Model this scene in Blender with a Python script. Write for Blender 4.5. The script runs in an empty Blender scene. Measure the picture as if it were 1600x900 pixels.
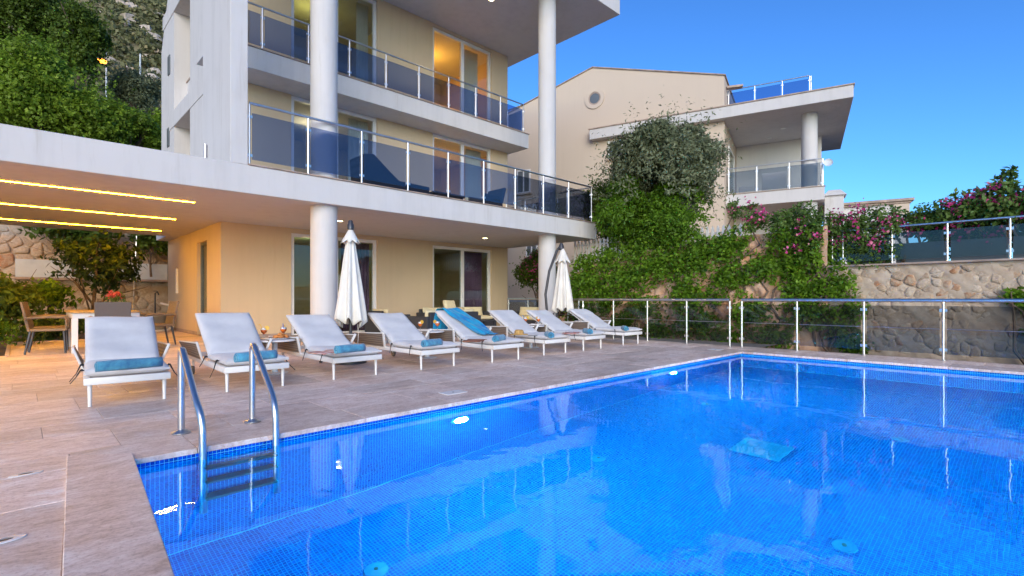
import bpy, bmesh, math, random
import numpy as np
from mathutils import Vector, Matrix
R = math.radians
random.seed(7)
rng = np.random.default_rng(7)
sc = bpy.context.scene
C = sc.collection

# ------------------------------------------------------------------ camera
cam = bpy.data.cameras.new('camera')
cam.lens = 18.0; cam.sensor_width = 36.0; cam.shift_y = 0.01
cam.clip_start = 0.05; cam.clip_end = 5000
camo = bpy.data.objects.new('camera', cam)
camo.location = (0, 0, 1.0); camo.rotation_euler = (R(90), 0, R(-44))
C.objects.link(camo); sc.camera = camo

# ------------------------------------------------------------------ sky, sun, exposure
SUN_EL, SUN_AZ = R(17), R(222)          # azimuth measured clockwise from +Y: behind the camera
w = bpy.data.worlds.new('World'); sc.world = w; w.use_nodes = True
wn = w.node_tree; wn.nodes.clear()
sky = wn.nodes.new('ShaderNodeTexSky'); sky.sky_type = 'NISHITA'; sky.sun_disc = False
sky.sun_elevation = SUN_EL; sky.sun_rotation = SUN_AZ
sky.air_density = 1.0; sky.dust_density = 0.7; sky.ozone_density = 5.0
gam = wn.nodes.new('ShaderNodeGamma'); gam.inputs[1].default_value = 1.22
tint = wn.nodes.new('ShaderNodeMixRGB'); tint.blend_type = 'MULTIPLY'; tint.inputs[0].default_value = 1
tint.inputs[2].default_value = (0.70, 1.02, 1.24, 1)
bg = wn.nodes.new('ShaderNodeBackground'); bg.inputs[1].default_value = 0.088
wo = wn.nodes.new('ShaderNodeOutputWorld')
wn.links.new(sky.outputs[0], gam.inputs[0]); wn.links.new(gam.outputs[0], tint.inputs[1])
wn.links.new(tint.outputs[0], bg.inputs[0]); wn.links.new(bg.outputs[0], wo.inputs[0])
sl = bpy.data.lights.new('sun', 'SUN'); sl.energy = 1.75; sl.angle = R(45); sl.color = (1.0, 0.80, 0.55)
so = bpy.data.objects.new('sun', sl); C.objects.link(so)
sd = Vector((math.sin(SUN_AZ) * math.cos(SUN_EL), math.cos(SUN_AZ) * math.cos(SUN_EL), math.sin(SUN_EL)))
so.rotation_euler = (-sd).to_track_quat('-Z', 'Y').to_euler()
sc.view_settings.view_transform = 'Standard'; sc.view_settings.look = 'None'
sc.view_settings.exposure = 0.86; sc.view_settings.gamma = 1.0
sc.cycles.use_denoising = True
sc.cycles.max_bounces = 10; sc.cycles.transparent_max_bounces = 24
sc.cycles.diffuse_bounces = 4; sc.cycles.glossy_bounces = 4; sc.cycles.transmission_bounces = 8
sc.cycles.sample_clamp_indirect = 6.0

# ------------------------------------------------------------------ helpers
class MB:
    def __init__(s): s.v = []; s.f = []
    def add(s, vs, fs):
        o = len(s.v); s.v += [tuple(p) for p in vs]; s.f += [tuple(i + o for i in f) for f in fs]; return s
    def box(s, x0, x1, y0, y1, z0, z1):
        return s.add([(x0,y0,z0),(x1,y0,z0),(x1,y1,z0),(x0,y1,z0),(x0,y0,z1),(x1,y0,z1),(x1,y1,z1),(x0,y1,z1)],
                     [(0,3,2,1),(4,5,6,7),(0,1,5,4),(1,2,6,5),(2,3,7,6),(3,0,4,7)])
    def bar(s, p, q, wd, ht, up=(0,0,1)):
        p, q = Vector(p), Vector(q); d = (q - p).normalized(); u = Vector(up)
        sd_ = d.cross(u)
        if sd_.length < 1e-4: sd_ = d.cross(Vector((1,0,0)))
        sd_.normalize(); u = sd_.cross(d).normalized()
        a, b = sd_ * wd / 2, u * ht / 2
        return s.add([p-a-b, p+a-b, p+a+b, p-a+b, q-a-b, q+a-b, q+a+b, q-a+b],
                     [(0,1,2,3),(7,6,5,4),(4,5,1,0),(5,6,2,1),(6,7,3,2),(7,4,0,3)])
    def tube(s, pts, r, n=8, caps=True):
        pts = [Vector(p) for p in pts]; m = len(pts); rs = r if isinstance(r, (list, tuple)) else [r] * m
        vs = []; ref = None
        for i, p in enumerate(pts):
            d = (pts[min(i+1, m-1)] - pts[max(i-1, 0)])
            d = d.normalized() if d.length > 1e-9 else Vector((0,0,1))
            if ref is None:
                ref = d.orthogonal().normalized()
            else:
                ref = (ref - d * ref.dot(d)); ref = ref.normalized() if ref.length > 1e-6 else d.orthogonal().normalized()
            b = d.cross(ref)
            for k in range(n):
                t = 2 * math.pi * k / n
                vs.append(p + (ref * math.cos(t) + b * math.sin(t)) * rs[i])
        fs = [(i*n+k, i*n+(k+1) % n, (i+1)*n+(k+1) % n, (i+1)*n+k) for i in range(m-1) for k in range(n)]
        if caps: fs += [tuple(reversed(range(n))), tuple(range((m-1)*n, m*n))]
        return s.add(vs, fs)
    def lathe(s, prof, n=20, c=(0,0,0), caps=True):
        vs = [(c[0]+r*math.cos(2*math.pi*k/n), c[1]+r*math.sin(2*math.pi*k/n), c[2]+z) for r, z in prof for k in range(n)]
        m = len(prof)
        fs = [(i*n+k, i*n+(k+1) % n, (i+1)*n+(k+1) % n, (i+1)*n+k) for i in range(m-1) for k in range(n)]
        if caps: fs += [tuple(reversed(range(n))), tuple(range((m-1)*n, m*n))]
        return s.add(vs, fs)
    def prism(s, poly, fn):
        """poly: 2-D points (ccw); fn(p, t) with t 0/1 gives the 3-D point of the two end faces"""
        n = len(poly)
        vs = [fn(p, 0) for p in poly] + [fn(p, 1) for p in poly]
        return s.add(vs, [tuple(reversed(range(n))), tuple(range(n, 2*n))] + [(i, (i+1) % n, n+(i+1) % n, n+i) for i in range(n)])
    def grid(s, fn, nu, nv):
        vs = [fn(i/nu, j/nv) for j in range(nv+1) for i in range(nu+1)]
        return s.add(vs, [(j*(nu+1)+i, j*(nu+1)+i+1, (j+1)*(nu+1)+i+1, (j+1)*(nu+1)+i) for j in range(nv) for i in range(nu)])
    def build(s, name, m, parent=None, bev=0, seg=1, smooth=0, loc=None, rz=0, solid=0):
        me = bpy.data.meshes.new(name); me.from_pydata(s.v, [], s.f)
        if bev or solid:
            bm = bmesh.new(); bm.from_mesh(me)
            bmesh.ops.recalc_face_normals(bm, faces=bm.faces)
            if bev: bmesh.ops.bevel(bm, geom=bm.edges[:], offset=bev, segments=seg, profile=0.5, affect='EDGES', clamp_overlap=True)
            bm.to_mesh(me); bm.free()
        else:
            bm = bmesh.new(); bm.from_mesh(me); bmesh.ops.recalc_face_normals(bm, faces=bm.faces); bm.to_mesh(me); bm.free()
        me.materials.append(m)
        if smooth:
            me.polygons.foreach_set('use_smooth', [True] * len(me.polygons)); me.set_sharp_from_angle(angle=R(smooth))
        return link(name, me, parent, loc, rz)

def link(name, me, parent=None, loc=None, rz=0):
    o = bpy.data.objects.new(name, me); C.objects.link(o)
    if parent is not None: o.parent = parent
    if loc is not None: o.location = loc
    if rz: o.rotation_euler = (0, 0, rz)
    return o
def tag(o, label, cat, group=None):
    o['label'] = label; o['category'] = cat
    if group: o['group'] = group
    return o
def thing(name, label, cat, loc=(0,0,0), rz=0, group=None):
    return tag(link(name, None, None, loc, rz), label, cat, group)
def kind(o, k): o['kind'] = k; return o
def copy_tree(o, parent=None):
    c = o.copy(); C.objects.link(c); c.parent = parent
    for ch in list(o.children): copy_tree(ch, c)
    return c
def fastmesh(name, V, F, m, rnd=None, smooth=False):
    """V (n,3), F (k,4) int arrays -> mesh with a face attribute 'rnd'"""
    me = bpy.data.meshes.new(name); n, k = len(V), len(F); q = F.shape[1]
    me.vertices.add(n); me.vertices.foreach_set('co', np.asarray(V, np.float32).ravel())
    me.loops.add(k*q); me.loops.foreach_set('vertex_index', np.asarray(F, np.int32).ravel())
    me.polygons.add(k); me.polygons.foreach_set('loop_start', np.arange(0, k*q, q, dtype=np.int32))
    me.update(calc_edges=True); me.validate()
    if rnd is not None:
        at = me.attributes.new('rnd', 'FLOAT', 'FACE'); at.data.foreach_set('value', np.asarray(rnd, np.float32))
    if smooth: me.polygons.foreach_set('use_smooth', np.ones(k, bool))
    me.materials.append(m); return me

# ------------------------------------------------------------------ materials
def nt(name):
    m = bpy.data.materials.new(name); m.use_nodes = True; t = m.node_tree; t.nodes.clear()
    o = t.nodes.new('ShaderNodeOutputMaterial'); return m, t, o
def N(t, ty, **kw):
    n = t.nodes.new(ty)
    for k, v in kw.items():
        if k.startswith('i'): n.inputs[int(k[1:])].default_value = v
        else: setattr(n, k, v)
    return n
def L(t, a, b): t.links.new(a, b)
def mth(t, op, a, b=None, c=None):
    n = t.nodes.new('ShaderNodeMath'); n.operation = op
    for i, x in enumerate((a, b, c)):
        if x is None: continue
        if isinstance(x, (int, float)): n.inputs[i].default_value = x
        else: t.links.new(x, n.inputs[i])
    return n.outputs[0]
def ramp(t, fac, stops):
    r = t.nodes.new('ShaderNodeValToRGB'); e = r.color_ramp.elements
    while len(e) < len(stops): e.new(0.5)
    for x, (p, c) in zip(e, stops): x.position = p; x.color = (*c, 1)
    t.links.new(fac, r.inputs[0]); return r.outputs[0]
def coords(t, space, scale=(1,1,1), rnd=True):
    if space == 'world':
        v = N(t, 'ShaderNodeNewGeometry').outputs['Position']
    else:
        v = N(t, 'ShaderNodeTexCoord').outputs['Object']
    mp = N(t, 'ShaderNodeMapping'); mp.inputs['Scale'].default_value = scale; L(t, v, mp.inputs[0])
    if rnd and space != 'world':
        oi = N(t, 'ShaderNodeObjectInfo'); k = mth(t, 'MULTIPLY', oi.outputs['Random'], 37.0)
        cx = N(t, 'ShaderNodeCombineXYZ'); L(t, k, cx.inputs[0]); L(t, k, cx.inputs[1]); L(t, cx.outputs[0], mp.inputs['Location'])
    return mp.outputs[0]
def noise(t, v, scale, detail=4, rough=0.55, dist=0):
    n = N(t, 'ShaderNodeTexNoise'); n.inputs['Scale'].default_value = scale; n.inputs['Detail'].default_value = detail
    n.inputs['Roughness'].default_value = rough; n.inputs['Distortion'].default_value = dist; L(t, v, n.inputs['Vector']); return n.outputs[0]
def pm(name, col, rough=0.5, metal=0.0, var=0.12, vs=2.0, bump=0.0, bs=40.0, rnd=0.0, space='object', stretch=(1,1,1), col2=None, spec=0.5, coat=0.0, sheen=0.0, rvar=0.1):
    m, t, o = nt(name); b = N(t, 'ShaderNodeBsdfPrincipled'); L(t, b.outputs[0], o.inputs[0])
    v = coords(t, space, stretch)
    n1 = noise(t, v, vs, 5, 0.6)
    c2 = col2 or tuple(max(0, x * (1 - 2 * var)) for x in col)
    c1 = tuple(min(1, x * (1 + var)) for x in col) if not col2 else col
    cc = ramp(t, n1, [(0.3, c2), (0.7, c1)])
    if rnd:
        oi = N(t, 'ShaderNodeObjectInfo'); hs = N(t, 'ShaderNodeHueSaturation')
        L(t, mth(t, 'MULTIPLY_ADD', oi.outputs['Random'], 2 * rnd, 1 - rnd), hs.inputs['Value']); L(t, cc, hs.inputs['Color']); cc = hs.outputs[0]
    L(t, cc, b.inputs['Base Color'])
    b.inputs['Metallic'].default_value = metal
    L(t, mth(t, 'MULTIPLY_ADD', n1, rvar, rough - rvar / 2), b.inputs['Roughness'])
    b.inputs['Specular IOR Level'].default_value = spec
    if coat: b.inputs['Coat Weight'].default_value = coat
    if sheen: b.inputs['Sheen Weight'].default_value = sheen
    if bump:
        n2 = noise(t, v, bs, 4, 0.6); bp = N(t, 'ShaderNodeBump'); bp.inputs['Strength'].default_value = bump; bp.inputs['Distance'].default_value = 0.01
        L(t, n2, bp.inputs['Height']); L(t, bp.outputs[0], b.inputs['Normal'])
    return m
def emit(name, col, s):
    m, t, o = nt(name); e = N(t, 'ShaderNodeEmission'); e.inputs[0].default_value = (*col, 1); e.inputs[1].default_value = s
    L(t, e.outputs[0], o.inputs[0]); return m
def pane(name, tintc, refl=1.0, base=0.04, rough=0.0):
    m, t, o = nt(name); tr = N(t, 'ShaderNodeBsdfTransparent'); tr.inputs[0].default_value = (*tintc, 1)
    gl = N(t, 'ShaderNodeBsdfGlossy'); gl.inputs['Roughness'].default_value = rough; gl.inputs[0].default_value = (0.95, 0.97, 1, 1)
    lw = N(t, 'ShaderNodeLayerWeight'); lw.inputs[0].default_value = 0.25
    f = mth(t, 'MULTIPLY_ADD', lw.outputs['Fresnel'], refl, base)
    mx = N(t, 'ShaderNodeMixShader'); L(t, f, mx.inputs[0]); L(t, tr.outputs[0], mx.inputs[1]); L(t, gl.outputs[0], mx.inputs[2])
    L(t, mx.outputs[0], o.inputs[0]); return m
def leafmat(name, dark, light, tip=None, transl=0.35, rough=0.5):
    m, t, o = nt(name); at = N(t, 'ShaderNodeAttribute'); at.attribute_name = 'rnd'
    st = [(0.0, dark), (0.75, light)] + ([(1.0, tip)] if tip else [])
    cc = ramp(t, at.outputs['Fac'], st)
    b = N(t, 'ShaderNodeBsdfPrincipled'); L(t, cc, b.inputs['Base Color']); b.inputs['Roughness'].default_value = rough; b.inputs['Specular IOR Level'].default_value = 0.3
    tl = N(t, 'ShaderNodeBsdfTranslucent'); L(t, cc, tl.inputs[0])
    mx = N(t, 'ShaderNodeMixShader'); mx.inputs[0].default_value = transl
    L(t, b.outputs[0], mx.inputs[1]); L(t, tl.outputs[0], mx.inputs[2]); L(t, mx.outputs[0], o.inputs[0]); return m
def travertine(name, c1, c2, c3):
    m, t, o = nt(name); b = N(t, 'ShaderNodeBsdfPrincipled'); L(t, b.outputs[0], o.inputs[0])
    oi = N(t, 'ShaderNodeObjectInfo')
    v = coords(t, 'object', (1.0, 1.0, 1.0))
    dn = N(t, 'ShaderNodeTexNoise'); dn.inputs['Scale'].default_value = 1.6; L(t, v, dn.inputs['Vector'])
    av = N(t, 'ShaderNodeMixRGB'); av.inputs[0].default_value = 0.24; L(t, v, av.inputs[1]); L(t, dn.outputs['Color'], av.inputs[2])
    mp = N(t, 'ShaderNodeMapping'); mp.inputs['Scale'].default_value = (2.6, 6.0, 1); L(t, av.outputs[0], mp.inputs[0])
    n1 = noise(t, mp.outputs[0], 1.4, 10, 0.72)
    mp2 = N(t, 'ShaderNodeMapping'); mp2.inputs['Scale'].default_value = (14, 36.0, 1); L(t, av.outputs[0], mp2.inputs[0])
    n2 = noise(t, mp2.outputs[0], 1.6, 4, 0.7)
    n3 = noise(t, v, 1.1, 3, 0.5)
    f = mth(t, 'ADD', mth(t, 'MULTIPLY', n1, 0.62), mth(t, 'MULTIPLY', n2, 0.38))
    cc = ramp(t, f, [(0.36, c3), (0.5, c1), (0.63, c2)])
    n5 = noise(t, v, 55, 4, 0.75)
    fl = N(t, 'ShaderNodeMixRGB'); fl.blend_type = 'MULTIPLY'; fl.inputs[0].default_value = .8; L(t, cc, fl.inputs[1]); L(t, ramp(t, n5, [(.32, (.66, .60, .56)), (.5, (1, 1, 1)), (.68, (1.0, 1.0, 1.0))]), fl.inputs[2]); cc = fl.outputs[0]
    hs = N(t, 'ShaderNodeHueSaturation')
    L(t, mth(t, 'MULTIPLY_ADD', oi.outputs['Random'], 0.32, 0.84), hs.inputs['Value'])
    L(t, mth(t, 'MULTIPLY_ADD', n3, 0.7, 0.65), hs.inputs['Saturation']); L(t, cc, hs.inputs['Color'])
    L(t, hs.outputs[0], b.inputs['Base Color'])
    L(t, mth(t, 'MULTIPLY_ADD', n1, 0.4, 0.30), b.inputs['Roughness'])
    # small pits along the veins
    pit = N(t, 'ShaderNodeMath'); pit.operation = 'GREATER_THAN'; L(t, n2, pit.inputs[0]); pit.inputs[1].default_value = 0.70
    bp = N(t, 'ShaderNodeBump'); bp.inputs['Strength'].default_value = 0.35; bp.inputs['Distance'].default_value = 0.004
    L(t, mth(t, 'SUBTRACT', mth(t, 'MULTIPLY', f, 0.6), mth(t, 'MULTIPLY', pit.outputs[0], 0.4)), bp.inputs['Height']); L(t, bp.outputs[0], b.inputs['Normal'])
    return m
def wicker(name, c, c2):
    m, t, o = nt(name); b = N(t, 'ShaderNodeBsdfPrincipled'); L(t, b.outputs[0], o.inputs[0]); b.inputs['Roughness'].default_value = 0.6
    v = coords(t, 'object', (1,1,1), rnd=False)
    ws = []
    for ax in 'XZ':
        wv = N(t, 'ShaderNodeTexWave'); wv.wave_type = 'BANDS'; wv.bands_direction = ax; wv.inputs['Scale'].default_value = 26; L(t, v, wv.inputs['Vector']); ws.append(wv.outputs['Fac'])
    f = mth(t, 'MULTIPLY', ws[0], ws[1]); L(t, ramp(t, f, [(0.0, c2), (0.5, c)]), b.inputs['Base Color'])
    bp = N(t, 'ShaderNodeBump'); bp.inputs['Strength'].default_value = 0.6; bp.inputs['Distance'].default_value = 0.006; L(t, f, bp.inputs['Height']); L(t, bp.outputs[0], b.inputs['Normal'])
    return m
def wallpaint(name, col, streak=0.10):
    m, t, o = nt(name); b = N(t, 'ShaderNodeBsdfPrincipled'); L(t, b.outputs[0], o.inputs[0])
    v = coords(t, 'world', (1,1,1)); vs_ = coords(t, 'world', (3.0, 3.0, 0.25))
    n1 = noise(t, v, 0.9, 5, 0.6); n2 = noise(t, vs_, 1.5, 5, 0.65); n3 = noise(t, v, 90, 3, 0.6)
    f = mth(t, 'ADD', mth(t, 'MULTIPLY', n1, 0.5), mth(t, 'MULTIPLY', n2, 0.5))
    L(t, ramp(t, f, [(0.34, tuple(x*(1-streak*1.6) for x in col)), (0.52, col), (0.7, tuple(min(1, x*(1+streak*0.3)) for x in col))]), b.inputs['Base Color'])
    vd = coords(t, 'world', (7.0, 7.0, 0.55)); nd = noise(t, vd, 1.0, 5, 0.7); nm_ = noise(t, v, .45, 2, .5)
    dr = mth(t, 'MULTIPLY', ramp(t, nd, [(.56, (0, 0, 0)), (.72, (1, 1, 1))]), ramp(t, nm_, [(.48, (0, 0, 0)), (.62, (1, 1, 1))]))
    dm = N(t, 'ShaderNodeMixRGB'); dm.blend_type = 'MULTIPLY'; src = b.inputs['Base Color'].links[0].from_socket; L(t, src, dm.inputs[1]); dm.inputs[2].default_value = (.74, .70, .64, 1)
    L(t, mth(t, 'MULTIPLY', dr, min(1, streak * 9)), dm.inputs[0]); L(t, dm.outputs[0], b.inputs['Base Color'])
    b.inputs['Roughness'].default_value = 0.8; b.inputs['Specular IOR Level'].default_value = 0.25
    bp = N(t, 'ShaderNodeBump'); bp.inputs['Strength'].default_value = 0.12; bp.inputs['Distance'].default_value = 0.004; L(t, n3, bp.inputs['Height']); L(t, bp.outputs[0], b.inputs['Normal'])
    return m
def stonemat():
    m, t, o = nt('rubble_stone'); b = N(t, 'ShaderNodeBsdfPrincipled'); L(t, b.outputs[0], o.inputs[0]); b.inputs['Roughness'].default_value = .95; b.inputs['Specular IOR Level'].default_value = .2
    v = coords(t, 'world'); oi = N(t, 'ShaderNodeObjectInfo'); n1 = noise(t, v, 5, 6, .7); n2 = noise(t, v, 22, 5, .7)
    f = mth(t, 'ADD', mth(t, 'MULTIPLY', oi.outputs['Random'], .62), mth(t, 'MULTIPLY', n1, .55))
    cc = ramp(t, f, [(.2, (.42, .31, .22)), (.42, (.50, .39, .29)), (.66, (.60, .49, .38)), (.84, (.54, .40, .28)), (.97, (.46, .20, .09))])
    mx = N(t, 'ShaderNodeMixRGB'); mx.blend_type = 'MULTIPLY'; mx.inputs[0].default_value = .7; L(t, cc, mx.inputs[1]); L(t, ramp(t, n2, [(.3, (.55, .5, .47)), (.6, (1, 1, 1))]), mx.inputs[2])
    L(t, mx.outputs[0], b.inputs['Base Color'])
    bp = N(t, 'ShaderNodeBump'); bp.inputs['Strength'].default_value = .9; bp.inputs['Distance'].default_value = .03; L(t, mth(t, 'ADD', n1, mth(t, 'MULTIPLY', n2, .5)), bp.inputs['Height']); L(t, bp.outputs[0], b.inputs['Normal'])
    return m
def attrmat(name, stops, rough=0.25, spec=0.5):
    m, t, o = nt(name); at = N(t, 'ShaderNodeAttribute'); at.attribute_name = 'rnd'
    b = N(t, 'ShaderNodeBsdfPrincipled'); L(t, ramp(t, at.outputs['Fac'], stops), b.inputs['Base Color'])
    b.inputs['Roughness'].default_value = rough; b.inputs['Specular IOR Level'].default_value = spec; L(t, b.outputs[0], o.inputs[0]); return m

M = {}
M['white'] = wallpaint('white_plaster', (0.60, 0.575, 0.57), .07)
M['soffit'] = wallpaint('soffit_plaster', (0.70, 0.67, 0.65), 0.04)
M['beige'] = wallpaint('beige_plaster', (0.64, 0.49, 0.32), 0.035)
M['nbeige'] = wallpaint('neighbour_plaster', (0.60, 0.49, 0.395), 0.015)
M['trim'] = pm('stone_trim', (0.42, 0.31, 0.25), 0.6, var=0.2, vs=3, bump=0.2)
M['frame'] = pm('window_frame', (0.82, 0.80, 0.79), 0.35, var=0.03)
M['steel'] = pm('brushed_steel', (0.70, 0.69, 0.69), 0.3, 1.0, var=0.06, vs=6)
M['glass'] = pane('window_glass', (0.88, 0.91, 0.89), 0.4, 0.03)
M['bglass'] = pane('balcony_glass', (0.56, 0.61, 0.73), 0.7, 0.035)
M['fglass'] = pane('fence_glass', (0.66, 0.68, 0.69), 0.45, 0.02)
M['trav'] = travertine('travertine', (0.77, 0.595, 0.51), (0.93, 0.81, 0.73), (0.52, 0.355, 0.28))
M['grout'] = pm('deck_mortar', (0.44, 0.34, 0.28), 0.9, var=0.2, vs=8, bump=0.3)
M['lounger'] = pm('white_lounger_paint', (0.76, 0.74, 0.73), 0.35, var=0.03)
M['cushion'] = pm('white_cushion_fabric', (0.61, 0.595, 0.61), 0.9, var=0.05, vs=5, bump=0.25, bs=160, sheen=0.2)
M['mesh'] = wicker('taupe_rope_weave', (0.30, 0.24, 0.20), (0.12, 0.095, 0.08))
M['wick'] = wicker('brown_wicker', (0.34, 0.24, 0.15), (0.10, 0.06, 0.035))
M['wickg'] = wicker('grey_wicker', (0.22, 0.19, 0.18), (0.07, 0.06, 0.058))
M['wickd'] = wicker('charcoal_wicker', (0.055, 0.06, 0.075), (0.02, 0.022, 0.028))
M['cord'] = pm('black_cord', (0.02, 0.02, 0.022), 0.7)
M['towel'] = pm('blue_towel', (0.09, 0.36, 0.50), 0.95, var=0, vs=13, col2=(0.02, 0.12, 0.28), bump=0.5, bs=120, sheen=0.3, rnd=0.12)
M['canvas'] = pm('offwhite_canvas', (0.72, 0.68, 0.62), 0.85, var=0.06, vs=4, bump=0.15, bs=120)
M['dmetal'] = pm('dark_grey_metal', (0.07, 0.07, 0.08), 0.4, 0.6, var=0.08)
M['cream'] = pm('cream_cushion', (0.72, 0.62, 0.40), 0.9, var=0.05, vs=5, bump=0.2, bs=90)
M['tablewhite'] = pm('white_table', (0.75, 0.74, 0.75), 0.3, var=0.03)
M['wood'] = pm('teak_wood', (0.50, 0.30, 0.12), 0.5, var=0.25, vs=3, stretch=(8, 1, 8), bump=0.15)
M['orange'] = pm('orange_drink', (0.85, 0.20, 0.015), 0.15, var=0.1)
M['gglass'] = pane('drinking_glass', (0.93, 0.94, 0.95), 0.8, 0.03)
M['croissant'] = pm('pastry', (0.62, 0.22, 0.05), 0.6, var=0.3, vs=18, bump=0.4)
M['straw_y'] = pm('yellow_straw', (0.75, 0.42, 0.04), 0.4); M['straw_b'] = pm('blue_straw', (0.05, 0.16, 0.55), 0.4)
M['hat'] = pm('straw_hat', (0.55, 0.32, 0.10), 0.8, var=0.2, vs=30, bump=0.5, bs=60)
M['paper'] = pm('magazine_paper', (0.62, 0.52, 0.50), 0.5, var=0, vs=14, col2=(0.45, 0.06, 0.03))
M['book'] = pm('book_cover', (0.5, 0.16, 0.06), 0.5, var=0, vs=20, col2=(0.06, 0.04, 0.05))
M['purple'] = pm('purple_curtain', (0.17, 0.09, 0.18), 0.8, var=0.2)
M['curtain'] = pm('sheer_curtain', (0.62, 0.60, 0.58), 0.9, var=0.08)
M['room'] = pm('room_wall', (0.62, 0.50, 0.30), 0.9, var=0.03)
M['roomd'] = pm('room_floor', (0.28, 0.22, 0.17), 0.4, var=0.1)
M['rock'] = pm('orange_limestone', (0.66, 0.46, 0.33), 0.95, var=0, vs=2.6, col2=(0.46, 0.22, 0.11), bump=1.0, bs=11, space='world')
M['stone'] = stonemat()
M['mortar'] = pm('rubble_mortar', (0.55, 0.45, 0.35), 0.95, var=0, vs=4.5, col2=(0.40, 0.29, 0.20), bump=1.0, bs=12, space='world')
M['bark'] = pm('bark', (0.16, 0.11, 0.075), 0.95, var=0.3, vs=8, bump=0.8, bs=20)
M['soil'] = pm('soil', (0.12, 0.085, 0.05), 0.95, var=0.3, vs=1.5, bump=0.6, bs=10, space='world')
M['hill'] = pm('dry_hillside', (0.32, 0.25, 0.15), 0.95, var=0, vs=0.08, col2=(0.14, 0.14, 0.065), bump=0.5, bs=2, space='world')
M['pale'] = pm('pale_rock', (0.50, 0.42, 0.35), 0.95, var=0.2, vs=3, bump=0.8, bs=8, rnd=0.15)
M['concrete'] = pm('painted_concrete', (0.60, 0.64, 0.68), 0.8, var=0.08, vs=2, bump=0.2)
M['planter'] = pm('planter_plastic', (0.23, 0.23, 0.21), 0.6)
M['hose'] = pm('white_hose', (0.65, 0.62, 0.58), 0.5)
M['panelg'] = pm('grey_privacy_panel', (0.13, 0.145, 0.16), 0.35, var=0.08)
M['wgrout'] = pm('pool_grout', (0.10, 0.74, 0.98), 0.8, var=0.05, vs=3)
M['tile'] = attrmat('pool_mosaic', [(0.0, (0.0, 0.07, 0.40)), (0.5, (0.0, 0.145, 0.56)), (1.0, (0.0, 0.26, 0.72))], 0.6, 0.2)
M['tileobj'] = pm('pool_mosaic_tile', (0.003, 0.075, 0.56), 0.15, var=0.1, rnd=0.35)
M['inlet'] = pm('pool_fitting', (0.03, 0.32, 0.60), 0.5)
M['g_bright'] = leafmat('leaf_bright', (0.06, 0.11, 0.012), (0.28, 0.41, 0.035), (0.44, 0.56, 0.07), .5)
M['g_dark'] = leafmat('leaf_dark', (0.02, 0.045, 0.008), (0.13, 0.20, 0.02), (0.23, 0.31, 0.045), .45)
M['g_olive'] = leafmat('leaf_olive', (0.055, 0.075, 0.03), (0.24, 0.27, 0.15), (0.40, 0.42, 0.27))
M['g_vine'] = leafmat('leaf_vine', (0.035, 0.09, 0.007), (0.17, 0.32, 0.018), (0.33, 0.50, 0.05), .45)
M['g_citrus'] = leafmat('leaf_citrus', (0.010, 0.028, 0.006), (0.05, 0.085, 0.012), (0.10, 0.14, 0.02), .3)
M['g_hedge'] = leafmat('leaf_hedge', (0.028, 0.065, 0.012), (0.13, 0.22, 0.04), (0.25, 0.36, 0.10))
M['g_scrub'] = leafmat('leaf_scrub', (0.07, 0.085, 0.035), (0.22, 0.22, 0.10), (0.38, 0.30, 0.15), 0.3)
M['pink'] = leafmat('bougainvillea_petal', (0.45, 0.03, 0.16), (0.75, 0.08, 0.32), (0.85, 0.35, 0.40))
M['coral'] = leafmat('coral_petal', (0.55, 0.06, 0.05), (0.80, 0.16, 0.12), (0.85, 0.30, 0.22))
M['led'] = emit('led_strip', (1.0, 0.45, 0.008), 150)
M['down'] = emit('downlight_lens', (1.0, 0.86, 0.42), 16)
M['poollamp'] = emit('pool_lamp_lens', (0.08, 0.78, 1.0), 1450)
M['bulb'] = emit('lamp_glow', (1.0, 0.55, 0.12), 22)

def water_mat():
    m, t, o = nt('pool_water'); g = N(t, 'ShaderNodeBsdfRefraction'); g.inputs['IOR'].default_value = 1.33; g.inputs['Roughness'].default_value = 0.0
    g.inputs[0].default_value = (0.45, 0.95, 1.0, 1); gl = N(t, 'ShaderNodeBsdfGlossy'); gl.inputs['Roughness'].default_value = 0.0; gl.inputs[0].default_value = (0.58, 0.74, 0.86, 1)
    v = coords(t, 'world', (1,1,1)); n1 = noise(t, v, 2.6, 2, 0.5, 0.3); n2 = noise(t, v, 9.0, 2, 0.5)
    bp = N(t, 'ShaderNodeBump'); bp.inputs['Strength'].default_value = 0.12; bp.inputs['Distance'].default_value = 0.02
    L(t, mth(t, 'ADD', n1, mth(t, 'MULTIPLY', n2, 0.14)), bp.inputs['Height'])
    fr = N(t, 'ShaderNodeFresnel'); fr.inputs['IOR'].default_value = 1.33; mx = N(t, 'ShaderNodeMixShader')
    for q in (g, gl, fr): L(t, bp.outputs[0], q.inputs['Normal'])
    L(t, fr.outputs[0], mx.inputs[0]); L(t, g.outputs[0], mx.inputs[1]); L(t, gl.outputs[0], mx.inputs[2]); L(t, mx.outputs[0], o.inputs[0]); return m
M['water'] = water_mat()

def point(name, loc, e, col, r=0.1):
    l = bpy.data.lights.new(name, 'POINT'); l.energy = e; l.color = col; l.shadow_soft_size = r
    o = bpy.data.objects.new(name, l); o.location = loc; C.objects.link(o); return o
def spot(name, loc, d, e, col, ang, r=0.05, blend=0.6):
    l = bpy.data.lights.new(name, 'SPOT'); l.energy = e; l.color = col; l.spot_size = R(ang); l.spot_blend = blend; l.shadow_soft_size = r
    o = bpy.data.objects.new(name, l); o.location = loc; o.rotation_euler = Vector(d).to_track_quat('-Z', 'Y').to_euler(); C.objects.link(o); return o

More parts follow.
